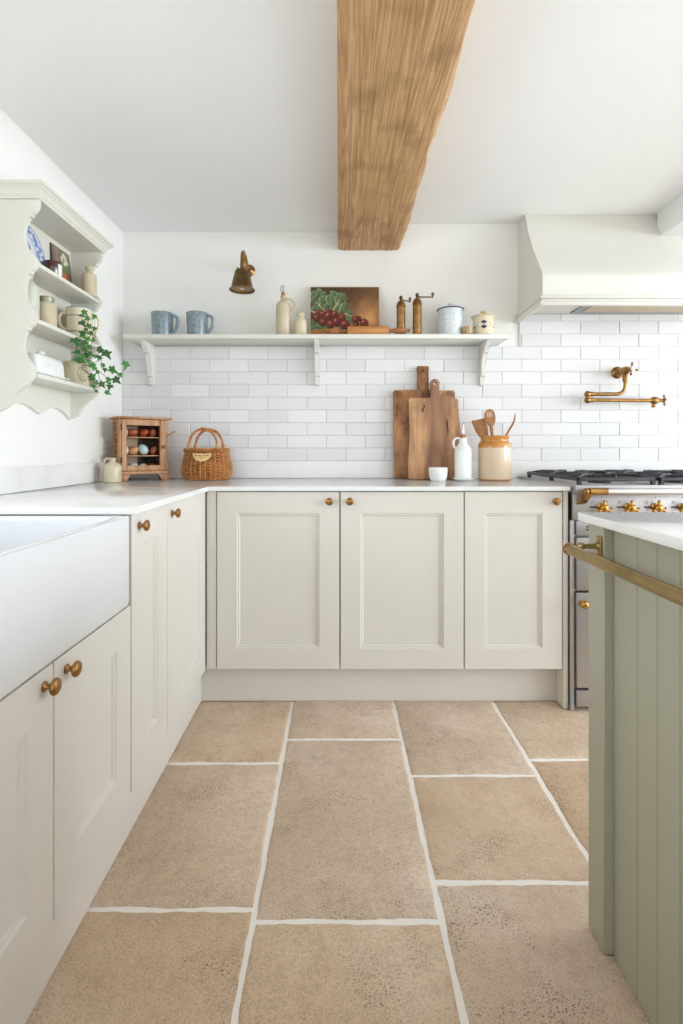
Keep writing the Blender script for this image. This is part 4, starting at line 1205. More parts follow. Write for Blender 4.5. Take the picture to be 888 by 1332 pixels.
def still_life(u, v):
    x, y = 68 + u * 729.0, 73 + (1 - v) * 520.0
    n1 = noise.noise(Vector((x * 0.012, y * 0.012, 3))); n2 = noise.noise(Vector((x * 0.05, y * 0.05, 7)))
    g = max(0.0, 1 - math.hypot((x - 700) / 330.0, (y - 400) / 260.0))
    k = max(0.0, min(1.0, (x - 380) / 300.0))
    c = [84 + 30 * k + 96 * g + 16 * n1 + 9 * n2, 58 + 24 * k + 72 * g + 14 * n1 + 8 * n2, 38 + 16 * k + 44 * g + 9 * n1 + 5 * n2]
    ed = 486 + 14 * math.sin(x * 0.017) if x < 470 else 466
    if y > ed:
        s = 0.82 + 0.12 * n1 + 0.10 * n2
        c = [206 * s, 136 * s, 66 * s]
        if y > ed + 70: c = [q * 0.8 for q in c]
    for (cx, cy, rx, ry, ro) in leaves:
        dx, dy = x - cx, y - cy
        a, b = (dx * math.cos(ro) + dy * math.sin(ro)) / rx, (-dx * math.sin(ro) + dy * math.cos(ro)) / ry
        th = math.atan2(b, a)
        lim = 1.0 + 0.10 * math.sin(th * 6 + cx) + 0.05 * math.sin(th * 11 + cy)
        rr = math.hypot(a, b)
        if rr < lim:
            sh = 0.86 + 0.25 * (-a * 0.4 - b * 0.6) + 0.22 * n2 + 0.12 * math.sin(a * 9 + b * 5)
            if rr > lim - 0.10: sh += 0.30
            sh = max(0.25, sh)
            c = [98 * sh, 122 * sh, 86 * sh]
    for a, b, w in veins:
        if seg_d((x, y), a, b) < w: c = [196, 182, 116]
    for (cx, cy, r) in rads:
        d = math.hypot(x - cx, y - cy) / r
        if d < 1:
            li = (cx - x) / r * 0.30 + (cy - y) / r * 0.45
            s = 0.62 + 0.42 * li + 0.12 * n2 - 0.25 * max(0, d - 0.75) * 4
            s = max(0.18, s)
            c = [176 * s, 68 * s, 58 * s]
            if math.hypot(x - cx + r * 0.2, y - cy + r * 0.35) < r * 0.16: c = [226, 150, 130]
    return tuple(max(0, min(255, q)) for q in c)
t = thing('painting', 'unframed still life painting of red radishes with green leaves', 'painting', (0.0325, 2.60, ZS))
W_, H_ = 0.356, 0.282
lean = math.radians(11)
def pt_(u, v, d): return Vector(((u - 0.5) * W_, -0.030 + v * H_ * math.sin(lean) - d * math.cos(lean), v * H_ * math.cos(lean) - d * math.sin(lean) + 0.0032))
bm = B(); prism(bm, [(0, 0), (1, 0), (1, 1), (0, 1)], pt_, -0.004, 0.0105, 0.001); fin('panel', bm, M_canvas, t)
bm = B(); grid_paint(bm, lambda u, v: pt_(0.008 + 0.986 * u, 0.004 + 0.986 * v, 0.0108), still_life, 182, 130); fin('painted_image', bm, M_vcol, t, ang=180)

# rolling pin
t = thing('rolling_pin', 'wooden rolling pin lying in front of the painting', 'rolling pin', (px(478, 2.505), 2.505, ZS), math.radians(-3))
My = Matrix.Rotation(math.radians(90), 4, 'Y')
bm = B(); lathe(bm, [(0, -0.10), (0.0215, -0.10), (0.0240, -0.097), (0.0240, 0.100), (0.022, 0.103), (0, 0.103)], (0, 0, 0.0243), 28, M=My); fin('roller', bm, M_beech, t)
for s in (-1, 1):
    bm = B(); lathe(bm, [(0, 0.1032), (0.0085, 0.1032), (0.010, 0.108), (0.008, 0.116), (0.0095, 0.128), (0.015, 0.148), (0.0165, 0.165), (0.0140, 0.182), (0.0090, 0.192), (0.0065, 0.195), (0.009, 0.199), (0.008, 0.206), (0, 0.208)], (0, 0, 0.0243), 22, M=Matrix.Rotation(math.radians(90 * s), 4, 'Y')); fin('handle', bm, M_spoon, t)

def grinder(x, y, hs, label, ang, L):
    t = thing('spice_grinder', label, 'grinder', (x, y, ZS), 0, 'brass grinders on the wall shelf')
    bm = B(); lathe(bm, [(0, 0), (0.0225, 0), (0.0235, 0.002), (0.0235, 0.008), (0.0215, 0.010), (0.0215, 0.040 * hs), (0.0235, 0.042 * hs), (0.0235, 0.046 * hs), (0.0215, 0.048 * hs), (0.0215, 0.152 * hs), (0.0238, 0.154 * hs), (0.0238, 0.160 * hs), (0.0225, 0.162 * hs), (0.0215, 0.170 * hs), (0.016, 0.181 * hs), (0.008, 0.187 * hs), (0.005, 0.189 * hs), (0, 0.19 * hs)], seg=32); fin('body', bm, M_brass, t)
    zt = 0.189 * hs
    bm = B(); lathe(bm, [(0, zt - 0.002), (0.0055, zt - 0.002), (0.0055, zt + 0.006), (0.009, zt + 0.009), (0.0075, zt + 0.018), (0.004, zt + 0.023), (0, zt + 0.024)], seg=18); fin('finial', bm, M_bronze, t)
    ca, sa = math.cos(ang), math.sin(ang)
    bm = B(); tube(bm, [(0, 0, zt + 0.004), (0.02 * ca, 0.02 * sa, zt + 0.003), (L * ca, L * sa, zt + 0.001)], [0.0042, 0.0035, 0.003], 8); o = fin('crank', bm, M_bronze, t)
    bm = B(); lathe(bm, [(0, 0), (0.0035, 0), (0.003, 0.008), (0.006, 0.013), (0.007, 0.020), (0.004, 0.026), (0, 0.027)], (L * ca, L * sa, zt - 0.003), 14); fin('crank_knob', bm, M_bronze, o)
    return t
grinder(px(521.3, 2.53), 2.53, 0.965, 'shorter brass spice grinder next to the rolling pin', math.radians(28), 0.055)
grinder(px(542.3, 2.52), 2.52, 1.02, 'taller brass spice grinder next to the enamel pot', math.radians(-6), 0.076)

t = thing('enamel_pot', 'pale blue marbled enamel pot with a navy-rimmed lid', 'pot', (px(585.5, 2.545), 2.545, ZS))
bm = B(); lathe(bm, [(0, 0), (0.058, 0), (0.0615, 0.004), (0.0615, 0.134), (0.063, 0.136), (0, 0.136)], seg=40); fin('body', bm, M_enamel, t)
bm = B(); lathe(bm, [(0, 0.137), (0.0645, 0.137), (0.0665, 0.139), (0.0645, 0.142), (0.056, 0.146), (0.040, 0.152), (0.018, 0.156), (0, 0.157)], seg=40); o = fin('lid', bm, M_enamel, t)
bm = B(); tube(bm, [(0.0657 * math.cos(a), 0.0657 * math.sin(a), 0.1385) for a in [2 * math.pi * k / 40 for k in range(40)]], 0.0024, 8, closed=True); fin('navy_rim', bm, M_navy, o)
bm = B(); lathe(bm, [(0, 0.1565), (0.007, 0.1565), (0.006, 0.161), (0.0125, 0.165), (0.0135, 0.169), (0.010, 0.174), (0, 0.1755)], seg=20); fin('knob', bm, M_enamel, o)
t = thing('small_cup', 'tiny speckled tan cup between the enamel pot and garlic jar', 'cup', (px(607, 2.495), 2.495, ZS))
bm = B(); lathe(bm, [(0, 0), (0.018, 0), (0.0225, 0.004), (0.026, 0.022), (0.0265, 0.040), (0.0245, 0.040), (0.021, 0.01), (0, 0.006)], seg=28); fin('body', bm, M_tan, t)
bm = B(); tube(bm, bez((0.024, 0, 0.033), (0.042, 0, 0.036), (0.038, 0, 0.012), (0.022, 0, 0.010), 10), 0.0028, 8); fin('handle', bm, M_tan, t)
t = thing('garlic_jar', 'cream lidded jar with a navy emblem reading garlic', 'jar', (px(628.5, 2.53), 2.53, ZS))
bm = B(); lathe(bm, [(0, 0), (0.049, 0), (0.0515, 0.003), (0.0515, 0.096), (0, 0.096)], seg=40); o = fin('body', bm, M_cream_gl, t)
bm = B(); lathe(bm, [(0.0500, 0.0004), (0.0525, 0.0004), (0.0525, 0.0045), (0.0500, 0.0045)], seg=40); fin('dark_foot_band', bm, mat('slate_line', (92, 92, 96), 0.3), o)
bm = B(); lathe(bm, [(0, 0.0965), (0.060, 0.0965), (0.0615, 0.099), (0.059, 0.102), (0.045, 0.107), (0.024, 0.111), (0, 0.112)], seg=40); o2 = fin('lid', bm, M_cream_gl, t)
bm = B(); lathe(bm, [(0, 0.1115), (0.012, 0.1115), (0.011, 0.116), (0.016, 0.121), (0.014, 0.127), (0, 0.1285)], seg=22); fin('lid_knob', bm, mat('pale_wood_knob', (222, 190, 136), 0.5), o2)
fa = math.radians(-90) + math.atan2(0.72, 2.53) * -1          # the emblem faces the room
fa = math.radians(-103)
def wrap(p, e=0.0): return Vector(((0.0518 + e + p.z) * math.cos(fa + p.x / 0.0518), (0.0518 + e + p.z) * math.sin(fa + p.x / 0.0518), 0.052 + p.y))
bm = B()
def blob(poly, e):
    cs = [bm.verts.new(wrap(Vector((x, y, 0)), e)) for x, y in poly]
    c = bm.verts.new(wrap(Vector((0, 0, 0)), e))
    for k in range(len(cs)): bm.faces.new((c, cs[k], cs[(k + 1) % len(cs)]))
blob([(0.040, 0.0), (0.030, 0.0105), (0.014, 0.012), (0.005, 0.019), (0, 0.0215), (-0.005, 0.019), (-0.014, 0.012), (-0.030, 0.0105), (-0.040, 0.0), (-0.030, -0.0105), (-0.014, -0.012), (-0.005, -0.019), (0, -0.0215), (0.005, -0.019), (0.014, -0.012), (0.030, -0.0105)], 0.0002)
fin('emblem', bm, M_navy, o, ang=80)
bm = text_bm('GARLIC', 0.0135, 0.0003); bm_map(bm, lambda p: wrap(Vector((p.x, p.y, p.z)), 0.0009)); fin('emblem_lettering', bm, M_paper, o, smooth=False)
for a in (-62, 78):
    bm = B()
    aa = fa + math.radians(a * 0.9)
    lathe(bm, [(0, 0), (0.005, 0), (0.005, 0.0012), (0, 0.0012)], (0.0509 * math.cos(aa), 0.0509 * math.sin(aa), 0.042), 12, M=Matrix.Rotation(aa, 4, 'Z') @ Matrix.Rotation(math.radians(90), 4, 'Y')); fin('vent_hole', bm, M_dark, o)
# ------------------------------------------------------------------ things on the worktop
ZW = 0.9003
# egg cupboard
EW, ED = 0.235, 0.125
t = thing('egg_cupboard', 'small wooden egg cupboard with an open framed door and wire mesh inside', 'cupboard', (-1.0172, 2.350, ZW), math.radians(38))
egg_M = t
def eb(name, x0, x1, y0, y1, z0, z1, parent, m=M_pine, bev=0.0015):
    b_ = B(); box(b_, x0, x1, y0, y1, z0, z1, bev, 1); return fin(name, b_, m, parent)
eb('side_panel', 0.004, 0.014, 0.016, ED, 0.046, 0.292, t); eb('side_panel', EW - 0.014, EW - 0.004, 0.016, ED, 0.046, 0.292, t)
eb('back_panel', 0.0145, EW - 0.0145, ED - 0.008, ED, 0.046, 0.292, t, M_pine_in, 0)
eb('bottom_board', -0.006, EW + 0.006, -0.006, ED, 0.030, 0.0455, t, M_pine, 0.003)
b_ = B(); box(b_, -0.014, EW + 0.014, -0.014, ED, 0.2925, 0.303, 0.004, 2); fin('top_board', b_, M_pine, t)
eb('corner_post', 0.004, 0.0125, 0.004, 0.0155, 0.046, 0.292, t); eb('corner_post', EW - 0.0165, EW - 0.004, 0.004, 0.0155, 0.046, 0.292, t)
for s in (0, 1):
    b_ = B()
    poly = [(0, 0), (0.036, 0), (0.048, 0.022), (0.054, 0.0298), (0, 0.0298)] if s == 0 else [(EW, 0), (EW, 0.0298), (EW - 0.054, 0.0298), (EW - 0.048, 0.022), (EW - 0.036, 0)]
    prism(b_, poly, lambda u, v, d: (u, d, v), -0.002, 0.012, 0.001); fin('foot', b_, M_pine, t)
    b_ = B(); box(b_, 0.0 if s == 0 else EW - 0.012, 0.012 if s == 0 else EW, 0.0125, ED, 0.0, 0.0298, 0.001, 1); fin('foot', b_, M_pine, t)
for z in (0.2085, 0.1205):
    eb('shelf', 0.0145, EW - 0.0145, 0.018, ED - 0.0120, z - 0.006, z, t, M_pine, 0.001)
# door
d0, d1, dz0, dz1 = 0.013, EW - 0.017, 0.047, 0.291
door = eb('door', d0, d0 + 0.022, 0.0, 0.0145, dz0, dz1, t)
eb('door_stile', d1 - 0.027, d1, 0.0, 0.0145, dz0, dz1, door)
eb('door_rail', d0 + 0.0222, d1 - 0.0272, 0.0, 0.0145, dz0, dz0 + 0.025, door)
eb('door_rail', d0 + 0.0222, d1 - 0.0272, 0.0, 0.0145, dz1 - 0.029, dz1, door)
eb('dark_backing', 0.120, EW - 0.0148, ED - 0.0095, ED - 0.0082, 0.047, 0.2915, t, mat('dark_backing_finish', (48, 38, 32), 0.8), 0)  # thin dark board added behind the wire
b_ = B()                                                          # chicken wire stretched over the dark backing
ux0, ux1, uz0, uz1 = 0.1205, EW - 0.015, 0.047, 0.291
hs = 0.0085
done = set()
zz = uz0
row = 0
while zz < uz1 + hs:
    xx = ux0 + (0 if row % 2 == 0 else hs * math.sqrt(3) / 2)
    while xx < ux1 + hs:
        cor = [(xx + hs * math.cos(math.radians(60 * k + 30)), zz + hs * math.sin(math.radians(60 * k + 30))) for k in range(6)]
        for k in range(6):
            a, b = cor[k], cor[(k + 1) % 6]
            key = tuple(sorted(((round(a[0], 4), round(a[1], 4)), (round(b[0], 4), round(b[1], 4)))))
            if key in done: continue
            done.add(key)
            if all(ux0 <= p[0] <= ux1 and uz0 <= p[1] <= uz1 for p in (a, b)):
                tube(b_, [(a[0], ED - 0.0104, a[1]), (b[0], ED - 0.0104, b[1])], 0.0008, 4, cap=False)
        xx += hs * math.sqrt(3)
    zz += hs * 1.5
    row += 1
tag(fin('wire_mesh', b_, M_wire, t), kind='stuff')
b_ = B(); lathe(b_, [(0, 0), (0.0045, 0), (0.004, 0.005), (0.008, 0.009), (0.0085, 0.013), (0.006, 0.016), (0, 0.0165)], (d1 - 0.0135, 0.0, 0.160), 18, M=Mx); fin('knob', b_, wood('dark_knob_wood', (132, 84, 50), (94, 58, 34)), door)
b_ = B(); tube(b_, [(EW - 0.012, 0.0035, 0.212), (EW + 0.022, -0.022, 0.238)], [0.0042, 0.0036], 10); fin('latch_peg', b_, M_pine, t)
for z in (0.238, 0.085):
    b_ = B(); box(b_, 0.0105, 0.0155, -0.0025, 0.0145, z, z + 0.028, 0.001, 1); tube(b_, [(0.0125, -0.003, z), (0.0125, -0.003, z + 0.028)], 0.0025, 8); fin('hinge', b_, M_iron, t)
for ch, z in zip('EGGS', (0.252, 0.196, 0.146, 0.098)):
    b_ = text_bm(ch, 0.062, 0.0006); bm_map(b_, lambda p: Vector((0.0036 - p.z, 0.068 - p.x, z + p.y))); fin('lettering', b_, mat('burnt_lettering', (84, 58, 40), 0.7) if ch == 'E' else bpy.data.materials['burnt_lettering'], t, smooth=False)
# eggs
egg_prof = []
for k in range(15):
    a = math.pi * k / 14
    z = -math.cos(a)
    r = math.sin(a) * (1 - 0.13 * z)
    egg_prof.append((max(r, 0) if 0 < k < 14 else 0.0, z * 1.28))
def egg(u, v, z, tilt, col, label, s=1.0, grp='eggs in the egg cupboard'):
    b_ = B(); lathe(b_, [(r * 0.0196 * s, zz * 0.0196 * s) for r, zz in egg_prof], seg=24, M=Matrix.Rotation(tilt, 4, 'Y'))
    mn = min(p.co.z for p in b_.verts)
    bm_map(b_, lambda p: Vector((p.x, p.y, p.z - mn)))
    o = fin('egg', b_, col)
    R3 = Matrix.Rotation(math.radians(38), 4, 'Z')
    o.location = Vector((-1.0172, 2.350, ZW)) + R3 @ Vector((u, v, z + 0.0002))
    tag(o, label, 'egg', grp)
E_br = mat('brown_eggshell', (176, 96, 58), 0.4, vary=((150, 76, 44), 60, 0.45, 0.7))
E_rd = mat('russet_eggshell', (158, 66, 38), 0.35)
E_sp = mat('speckled_eggshell', (168, 92, 52), 0.4, vary=((112, 56, 32), 140, 0.5, 0.62))
E_pe = mat('peach_eggshell', (206, 150, 108), 0.4)
E_bl = mat('pale_blue_eggshell', (188, 210, 208), 0.4, vary=((172, 196, 194), 90, 0.5, 0.7))
E_cr = mat('cream_eggshell', (222, 212, 184), 0.4)
E_gr = mat('pale_green_eggshell', (206, 212, 182), 0.4)
T90 = math.radians(90)
egg(0.0365, 0.050, 0.2085, 0.1, E_cr, 'cream egg on the top shelf beside the hinge side', 0.9)
egg(0.0765, 0.050, 0.2085, 1.35, E_br, 'large warm brown egg on the top shelf', 1.0)
egg(0.1290, 0.050, 0.2085, 1.2, E_rd, 'deep russet egg in the middle of the top shelf', 1.0)
egg(0.1720, 0.050, 0.2085, 0.2, E_sp, 'speckled brown egg at the knob end of the top shelf', 0.9)
egg(0.0400, 0.050, 0.1205, 0.1, E_gr, 'pale green egg on the middle shelf by the hinges', 0.95)
egg(0.0810, 0.050, 0.1205, 1.0, E_pe, 'peach egg on the middle shelf', 0.98)
egg(0.1250, 0.048, 0.1205, -0.55, E_bl, 'tilted pale blue egg on the middle shelf', 1.12)
egg(0.1760, 0.050, 0.1205, 0.4, E_sp, 'speckled brown egg at the knob end of the middle shelf', 0.92)
egg(0.0780, 0.050, 0.0457, 1.35, E_bl, 'pale blue egg on the cupboard floor', 0.98)
egg(0.1260, 0.050, 0.0457, 1.45, E_cr, 'cream egg on the cupboard floor', 0.85)
egg(0.1680, 0.050, 0.0457, 1.45, E_sp, 'brown egg on the cupboard floor', 0.85)

# stoneware flagon
t = thing('flagon', 'small cream stoneware flagon in front of the egg cupboard', 'jug', (px(146.5, 2.292), 2.292, ZW))
bm = B(); lathe(bm, [(0, 0), (0.035, 0), (0.038, 0.003), (0.038, 0.068), (0.0365, 0.074), (0.024, 0.086), (0.014, 0.091), (0.0125, 0.094), (0.0125, 0.101), (0.015, 0.103), (0.015, 0.109), (0.012, 0.110), (0, 0.105)], seg=36); fin('body', bm, M_stonew2, t)
bm = B(); tube(bm, bez((-0.011, 0, 0.104), (-0.040, 0, 0.116), (-0.044, 0, 0.085), (-0.031, 0, 0.074), 12), 0.0052, 10); fin('handle', bm, M_stonew2, t)

# wicker basket
t = thing('wicker_basket', 'honey brown wicker basket with two arched handles', 'basket', (px(269.0, 2.505), 2.505, ZW))
RXb, RYb = 0.122, 0.080
def bprof(z):
    pts = [(0.0, 0.84), (0.012, 0.93), (0.035, 0.995), (0.055, 1.0), (0.085, 0.955), (0.115, 0.885), (0.137, 0.845), (0.152, 0.86)]
    for (a, fa_), (b, fb_) in zip(pts, pts[1:]):
        if z <= b:
            k = (z - a) / (b - a); return fa_ + (fb_ - fa_) * k
    return pts[-1][1]
NS = 30
pitch = 0.0072
for row in range(18):
    z = 0.006 + row * pitch
    f = bprof(z)
    bm = B()
    pts = []
    for k in range(NS * 4):
        a = 2 * math.pi * k / (NS * 4)
        off = 0.0034 * math.cos(NS / 2 * a + (math.pi if row % 2 else 0))
        zz = z + 0.0008 * math.sin(a * 7 + row)
        pts.append(((RXb * f + off) * math.cos(a), (RYb * f + off) * math.sin(a), zz))
    tube(bm, pts, 0.0031, 6, closed=True)
    fin('weaver', bm, M_wicker, t)
for k in range(NS):
    a = 2 * math.pi * (k + 0.0) / NS
    bm = B()
    tube(bm, [((RXb * bprof(z)) * math.cos(a), (RYb * bprof(z)) * math.sin(a), z) for z in [0.001 + 0.134 * i / 9 for i in range(10)]], 0.0030, 6)
    fin('stake', bm, M_stake, t)
bm = B()
for ph in (0, 1, 2):
    pts = []
    for k in range(180):
        a = 2 * math.pi * k / 180
        w = a * 15 + ph * 2 * math.pi / 3
        rr = 0.0055 * math.cos(w)
        pts.append(((RXb * 0.865 + rr) * math.cos(a), (RYb * 0.865 + rr) * math.sin(a), 0.1435 + 0.0065 * math.sin(w)))
    tube(bm, pts, 0.0042, 6, closed=True)
tag(fin('rim_braid', bm, M_wicker, t), kind='stuff')
bm = B(); lathe(bm, [(0, 0.002), (RXb * 0.85, 0.002), (RXb * 0.87, 0.006), (0, 0.006)], seg=36, sy=RYb / RXb); fin('base', bm, M_wicker, t)
bm = B(); lathe(bm, [(RXb * bprof(z) - 0.0035, z) for z in (0.006, 0.02, 0.04, 0.06, 0.09, 0.12, 0.138)] + [(RXb * bprof(z) - 0.005, z) for z in (0.138, 0.12, 0.09, 0.06, 0.04, 0.02, 0.006)], seg=36, sy=0.655); fin('weave_shade_liner', bm, mat('dark_wicker_shadow', (128, 80, 40), 0.8), t)  # dark liner added to stand for the shade between the weavers
for y, dx in ((-0.050, -0.006), (0.050, 0.0)):
    for s in (0, 1):
        bm = B()
        base = bez((-0.068 + dx, y, 0.135), (-0.085 + dx, y * 0.85, 0.285), (0.085 + dx, y * 0.85, 0.285), (0.068 + dx, y, 0.135), 48)
        pts = []
        for k, p in enumerate(base):
            w = k / 48 * 2 * math.pi * 7 + s * math.pi
            pts.append(p + Vector((0, 0.0038 * math.cos(w), 0.0038 * math.sin(w))))
        tube(bm, pts, 0.0044, 8); fin('handle_strand', bm, M_wicker, t)
    for sx in (-1, 1):
        bm = B(); lathe(bm, [(0, -0.004), (0.0085, -0.004), (0.0095, 0.008), (0.008, 0.024), (0, 0.024)], (sx * 0.0695 + dx, y, 0.152), 12); fin('handle_binding', bm, M_stake, t)
bm = B()
poly = [(0.045 * math.cos(math.radians(a)), 0.045 * 0.90 * math.sin(math.radians(a))) for a in range(180, 361, 12)]
prism(bm, poly, lambda u, v, d: (u - 0.004, -RYb * 0.94 + 0.006 * 0 - d + 0.5 * u * u * 9 + v * 0.18, 0.130 + v), 0.004, 0.007); o = fin('plaque', bm, mat('pale_wood_plaque', (226, 194, 132), 0.5), t, smooth=False)
bm = B()
def pq(u, v): return (u - 0.004, -RYb * 0.94 - 0.0073 + 0.5 * u * u * 9 + v * 0.18, 0.130 + v)
for x0, x1 in ((-0.022, -0.003), (0.003, 0.023)):
    tube(bm, [pq(x0 + (x1 - x0) * k / 16, -0.0115 + 0.0016 * math.sin(k * 1.9)) for k in range(17)], 0.0007, 5)
tag(fin('script_lettering', bm, mat('brown_ink', (120, 74, 48), 0.6), o), kind='stuff')
bm = B(); lathe(bm, [(0, 0), (0.0035, 0), (0, 0.001)], pq(-0.0285, -0.0105), 10, M=Mx); fin('painted_flower', bm, mat('green_dot', (86, 104, 72), 0.6), o)
bm = B(); lathe(bm, [(0, 0), (0.0035, 0), (0, 0.001)], pq(0.0285, -0.0105), 10, M=Mx); fin('painted_flower', bm, bpy.data.materials['green_dot'], o)
bm = B(); lathe(bm, [(0, 0), (0.0035, 0), (0, 0.001)], pq(0.0, -0.022), 10, M=Mx); fin('painted_heart', bm, mat('ochre_dot', (196, 140, 60), 0.6), o)

# chopping boards leaning on the tiles
def lean_board(name, label, outline, hole, loc, th, lean, m):
    """outline in metres (x, z up from the foot); leans back"""
    t = thing(name, label, 'chopping board', loc)
    bm = B()
    prism(bm, outline, lambda u, v, d: (u, v * math.sin(lean) - d * math.cos(lean), v * math.cos(lean) + d * math.sin(lean)), 0, th, 0.004)
    mz = min(v.co.z for v in bm.verts)
    bm_map(bm, lambda p: Vector((p.x, p.y, p.z - mz)))
    fin('board', bm, m, t)
    bm = B()
    (hu, hv, hr) = hole
    c = Vector((hu, hv * math.sin(lean) - (th - 0.003) * math.cos(lean), hv * math.cos(lean) + (th - 0.003) * math.sin(lean) - mz))
    return t, c, hr
big = [(-0.156, 0.006), (-0.150, 0), (0.150, 0), (0.156, 0.006), (0.1555, 0.20), (0.157, 0.44), (0.153, 0.449), (0.024, 0.450), (0.020, 0.460), (0.023, 0.54), (0.026, 0.571), (0.021, 0.577), (-0.031, 0.577), (-0.036, 0.571), (-0.031, 0.53), (-0.030, 0.460), (-0.034, 0.450), (-0.153, 0.451), (-0.1575, 0.444), (-0.157, 0.25)]
BL = math.radians(4.6)
t, c, hr = lean_board('chopping_board', 'large dark rectangular chopping board with a straight flared handle', big, (-0.006, 0.553, 0.005), (px(551.5, 2.595), 2.580, ZW), 0.024, BL, M_board1)
bm = B(); lathe(bm, [(0, 0), (0.0052, 0), (0.0052, 0.0008), (0, 0.0008)], c + Vector((0, -0.0032, 0)), 16, M=Matrix.Rotation(math.radians(90) - BL, 4, 'X')); fin('hanging_hole', bm, M_dark, t)
small = [(-0.136, 0.010), (-0.130, 0), (0.128, 0), (0.133, 0.010), (0.130, 0.07), (0.132, 0.14), (0.131, 0.20), (0.127, 0.26), (0.121, 0.31), (0.119, 0.36), (0.118, 0.397), (0.112, 0.403)]
sm2 = [(-0.122, 0.405), (-0.128, 0.398), (-0.129, 0.33), (-0.125, 0.26), (-0.128, 0.18), (-0.135, 0.10), (-0.136, 0.05)]
# handle with a real round eye: two halves joined round the hole
def small_board():
    t = thing('chopping_board', 'smaller live-edge walnut chopping board with a round eye in its handle', 'chopping board', (px(565.0, 2.545), 2.535, ZW))
    bm = B()
    hx, hz, R, r = 0.003, 0.480, 0.0235, 0.0085
    SL = math.radians(4.6)
    th = 0.022
    fn = lambda u, v, d: (u, v * math.sin(SL) - d * math.cos(SL), v * math.cos(SL) + d * math.sin(SL))
    neck_r = [(0.032, 0.406), (0.025, 0.416)]
    neck_l = [(-0.018, 0.416), (-0.026, 0.406)]
    outer = small + neck_r
    N = 20
    arc_o = [(hx + R * math.cos(math.radians(a)), hz + R * math.sin(math.radians(a))) for a in [-20 + 220 * k / N for k in range(N + 1)]]
    hole = [(hx + r * math.cos(2 * math.pi * k / 24), hz + r * math.sin(2 * math.pi * k / 24)) for k in range(24)]
    poly = outer + arc_o + neck_l + sm2
    vs0 = [bm.verts.new(fn(u, v, th)) for u, v in poly]
    hv0 = [bm.verts.new(fn(u, v, th)) for u, v in hole]
    vs1 = [bm.verts.new(fn(u, v, 0)) for u, v in poly]
    hv1 = [bm.verts.new(fn(u, v, 0)) for u, v in hole]
    for a, h in ((vs0, hv0), (vs1, hv1)):
        es = [bm.edges.new((a[k], a[(k + 1) % len(a)])) for k in range(len(a))] + [bm.edges.new((h[k], h[(k + 1) % len(h)])) for k in range(len(h))]
        bmesh.ops.triangle_fill(bm, use_beauty=True, use_dissolve=False, edges=es)
    for a, b in ((vs0, vs1), (hv0, hv1)):
        n = len(a)
        for k in range(n): bm.faces.new((a[k], a[(k + 1) % n], b[(k + 1) % n], b[k]))
    mz = min(v.co.z for v in bm.verts)
    bm_map(bm, lambda p: Vector((p.x, p.y, p.z - mz)))
    fin('board', bm, M_board2, t, ang=50)
    # dark splits in the grain
    for pts in ([(-0.060, 0.372), (-0.050, 0.366), (-0.056, 0.352), (-0.062, 0.345), (-0.052, 0.330)], [(0.058, 0.300), (0.062, 0.282), (0.060, 0.262), (0.064, 0.245), (0.062, 0.205)]):
        bm = B()
        tube(bm, [Vector(fn(u, v, th - 0.0004)) - Vector((0, 0, mz)) for u, v in pts], [0.0012, 0.0036, 0.003, 0.0032, 0.0008], 6)
        fin('grain_split', bm, M_dark, t)
small_board()

t = thing('ramekin', 'small plain white ramekin in front of the chopping boards', 'bowl', (px(569.5, 2.40), 2.40, ZW))
bm = B(); lathe(bm, [(0, 0), (0.034, 0), (0.037, 0.003), (0.0425, 0.022), (0.0455, 0.060), (0.0450, 0.0625), (0.0425, 0.0625), (0.039, 0.022), (0.033, 0.006), (0, 0.006)], seg=40); fin('bowl', bm, M_white, t)
sx, sy = px(602.5, 2.42), 2.42
t = thing('saucer', 'small white saucer under the white oil bottle', 'saucer', (sx, sy, ZW))
bm = B(); lathe(bm, [(0, 0), (0.036, 0), (0.040, 0.002), (0.054, 0.010), (0.0555, 0.013), (0.053, 0.0135), (0.042, 0.007), (0, 0.0068)], seg=40); fin('dish', bm, M_white, t)
t = thing('oil_bottle', 'white glazed oil bottle with a cork and metal pourer', 'bottle', (sx - 0.002, sy, ZW + 0.0075))
bm = B(); lathe(bm, [(0, 0), (0.037, 0), (0.0405, 0.004), (0.0405, 0.134), (0.038, 0.147), (0.026, 0.162), (0.020, 0.170), (0.0185, 0.180), (0.0195, 0.190), (0.0195, 0.195), (0.014, 0.197), (0, 0.196)], seg=40); fin('body', bm, M_white, t)
bm = B(); tube(bm, bez((-0.014, 0, 0.193), (-0.052, 0, 0.204), (-0.052, 0, 0.160), (-0.036, 0, 0.146), 14), 0.0052, 10); fin('handle', bm, M_white, t)
bm = B(); lathe(bm, [(0, 0.1965), (0.012, 0.1965), (0.014, 0.211), (0, 0.211)], seg=20); fin('cork', bm, M_cork, t)
bm = B(); lathe(bm, [(0, 0.211), (0.009, 0.211), (0.0085, 0.215), (0.0055, 0.218), (0.0050, 0.258), (0.0036, 0.262), (0, 0.262)], seg=18); fin('pourer', bm, M_steel2, t)

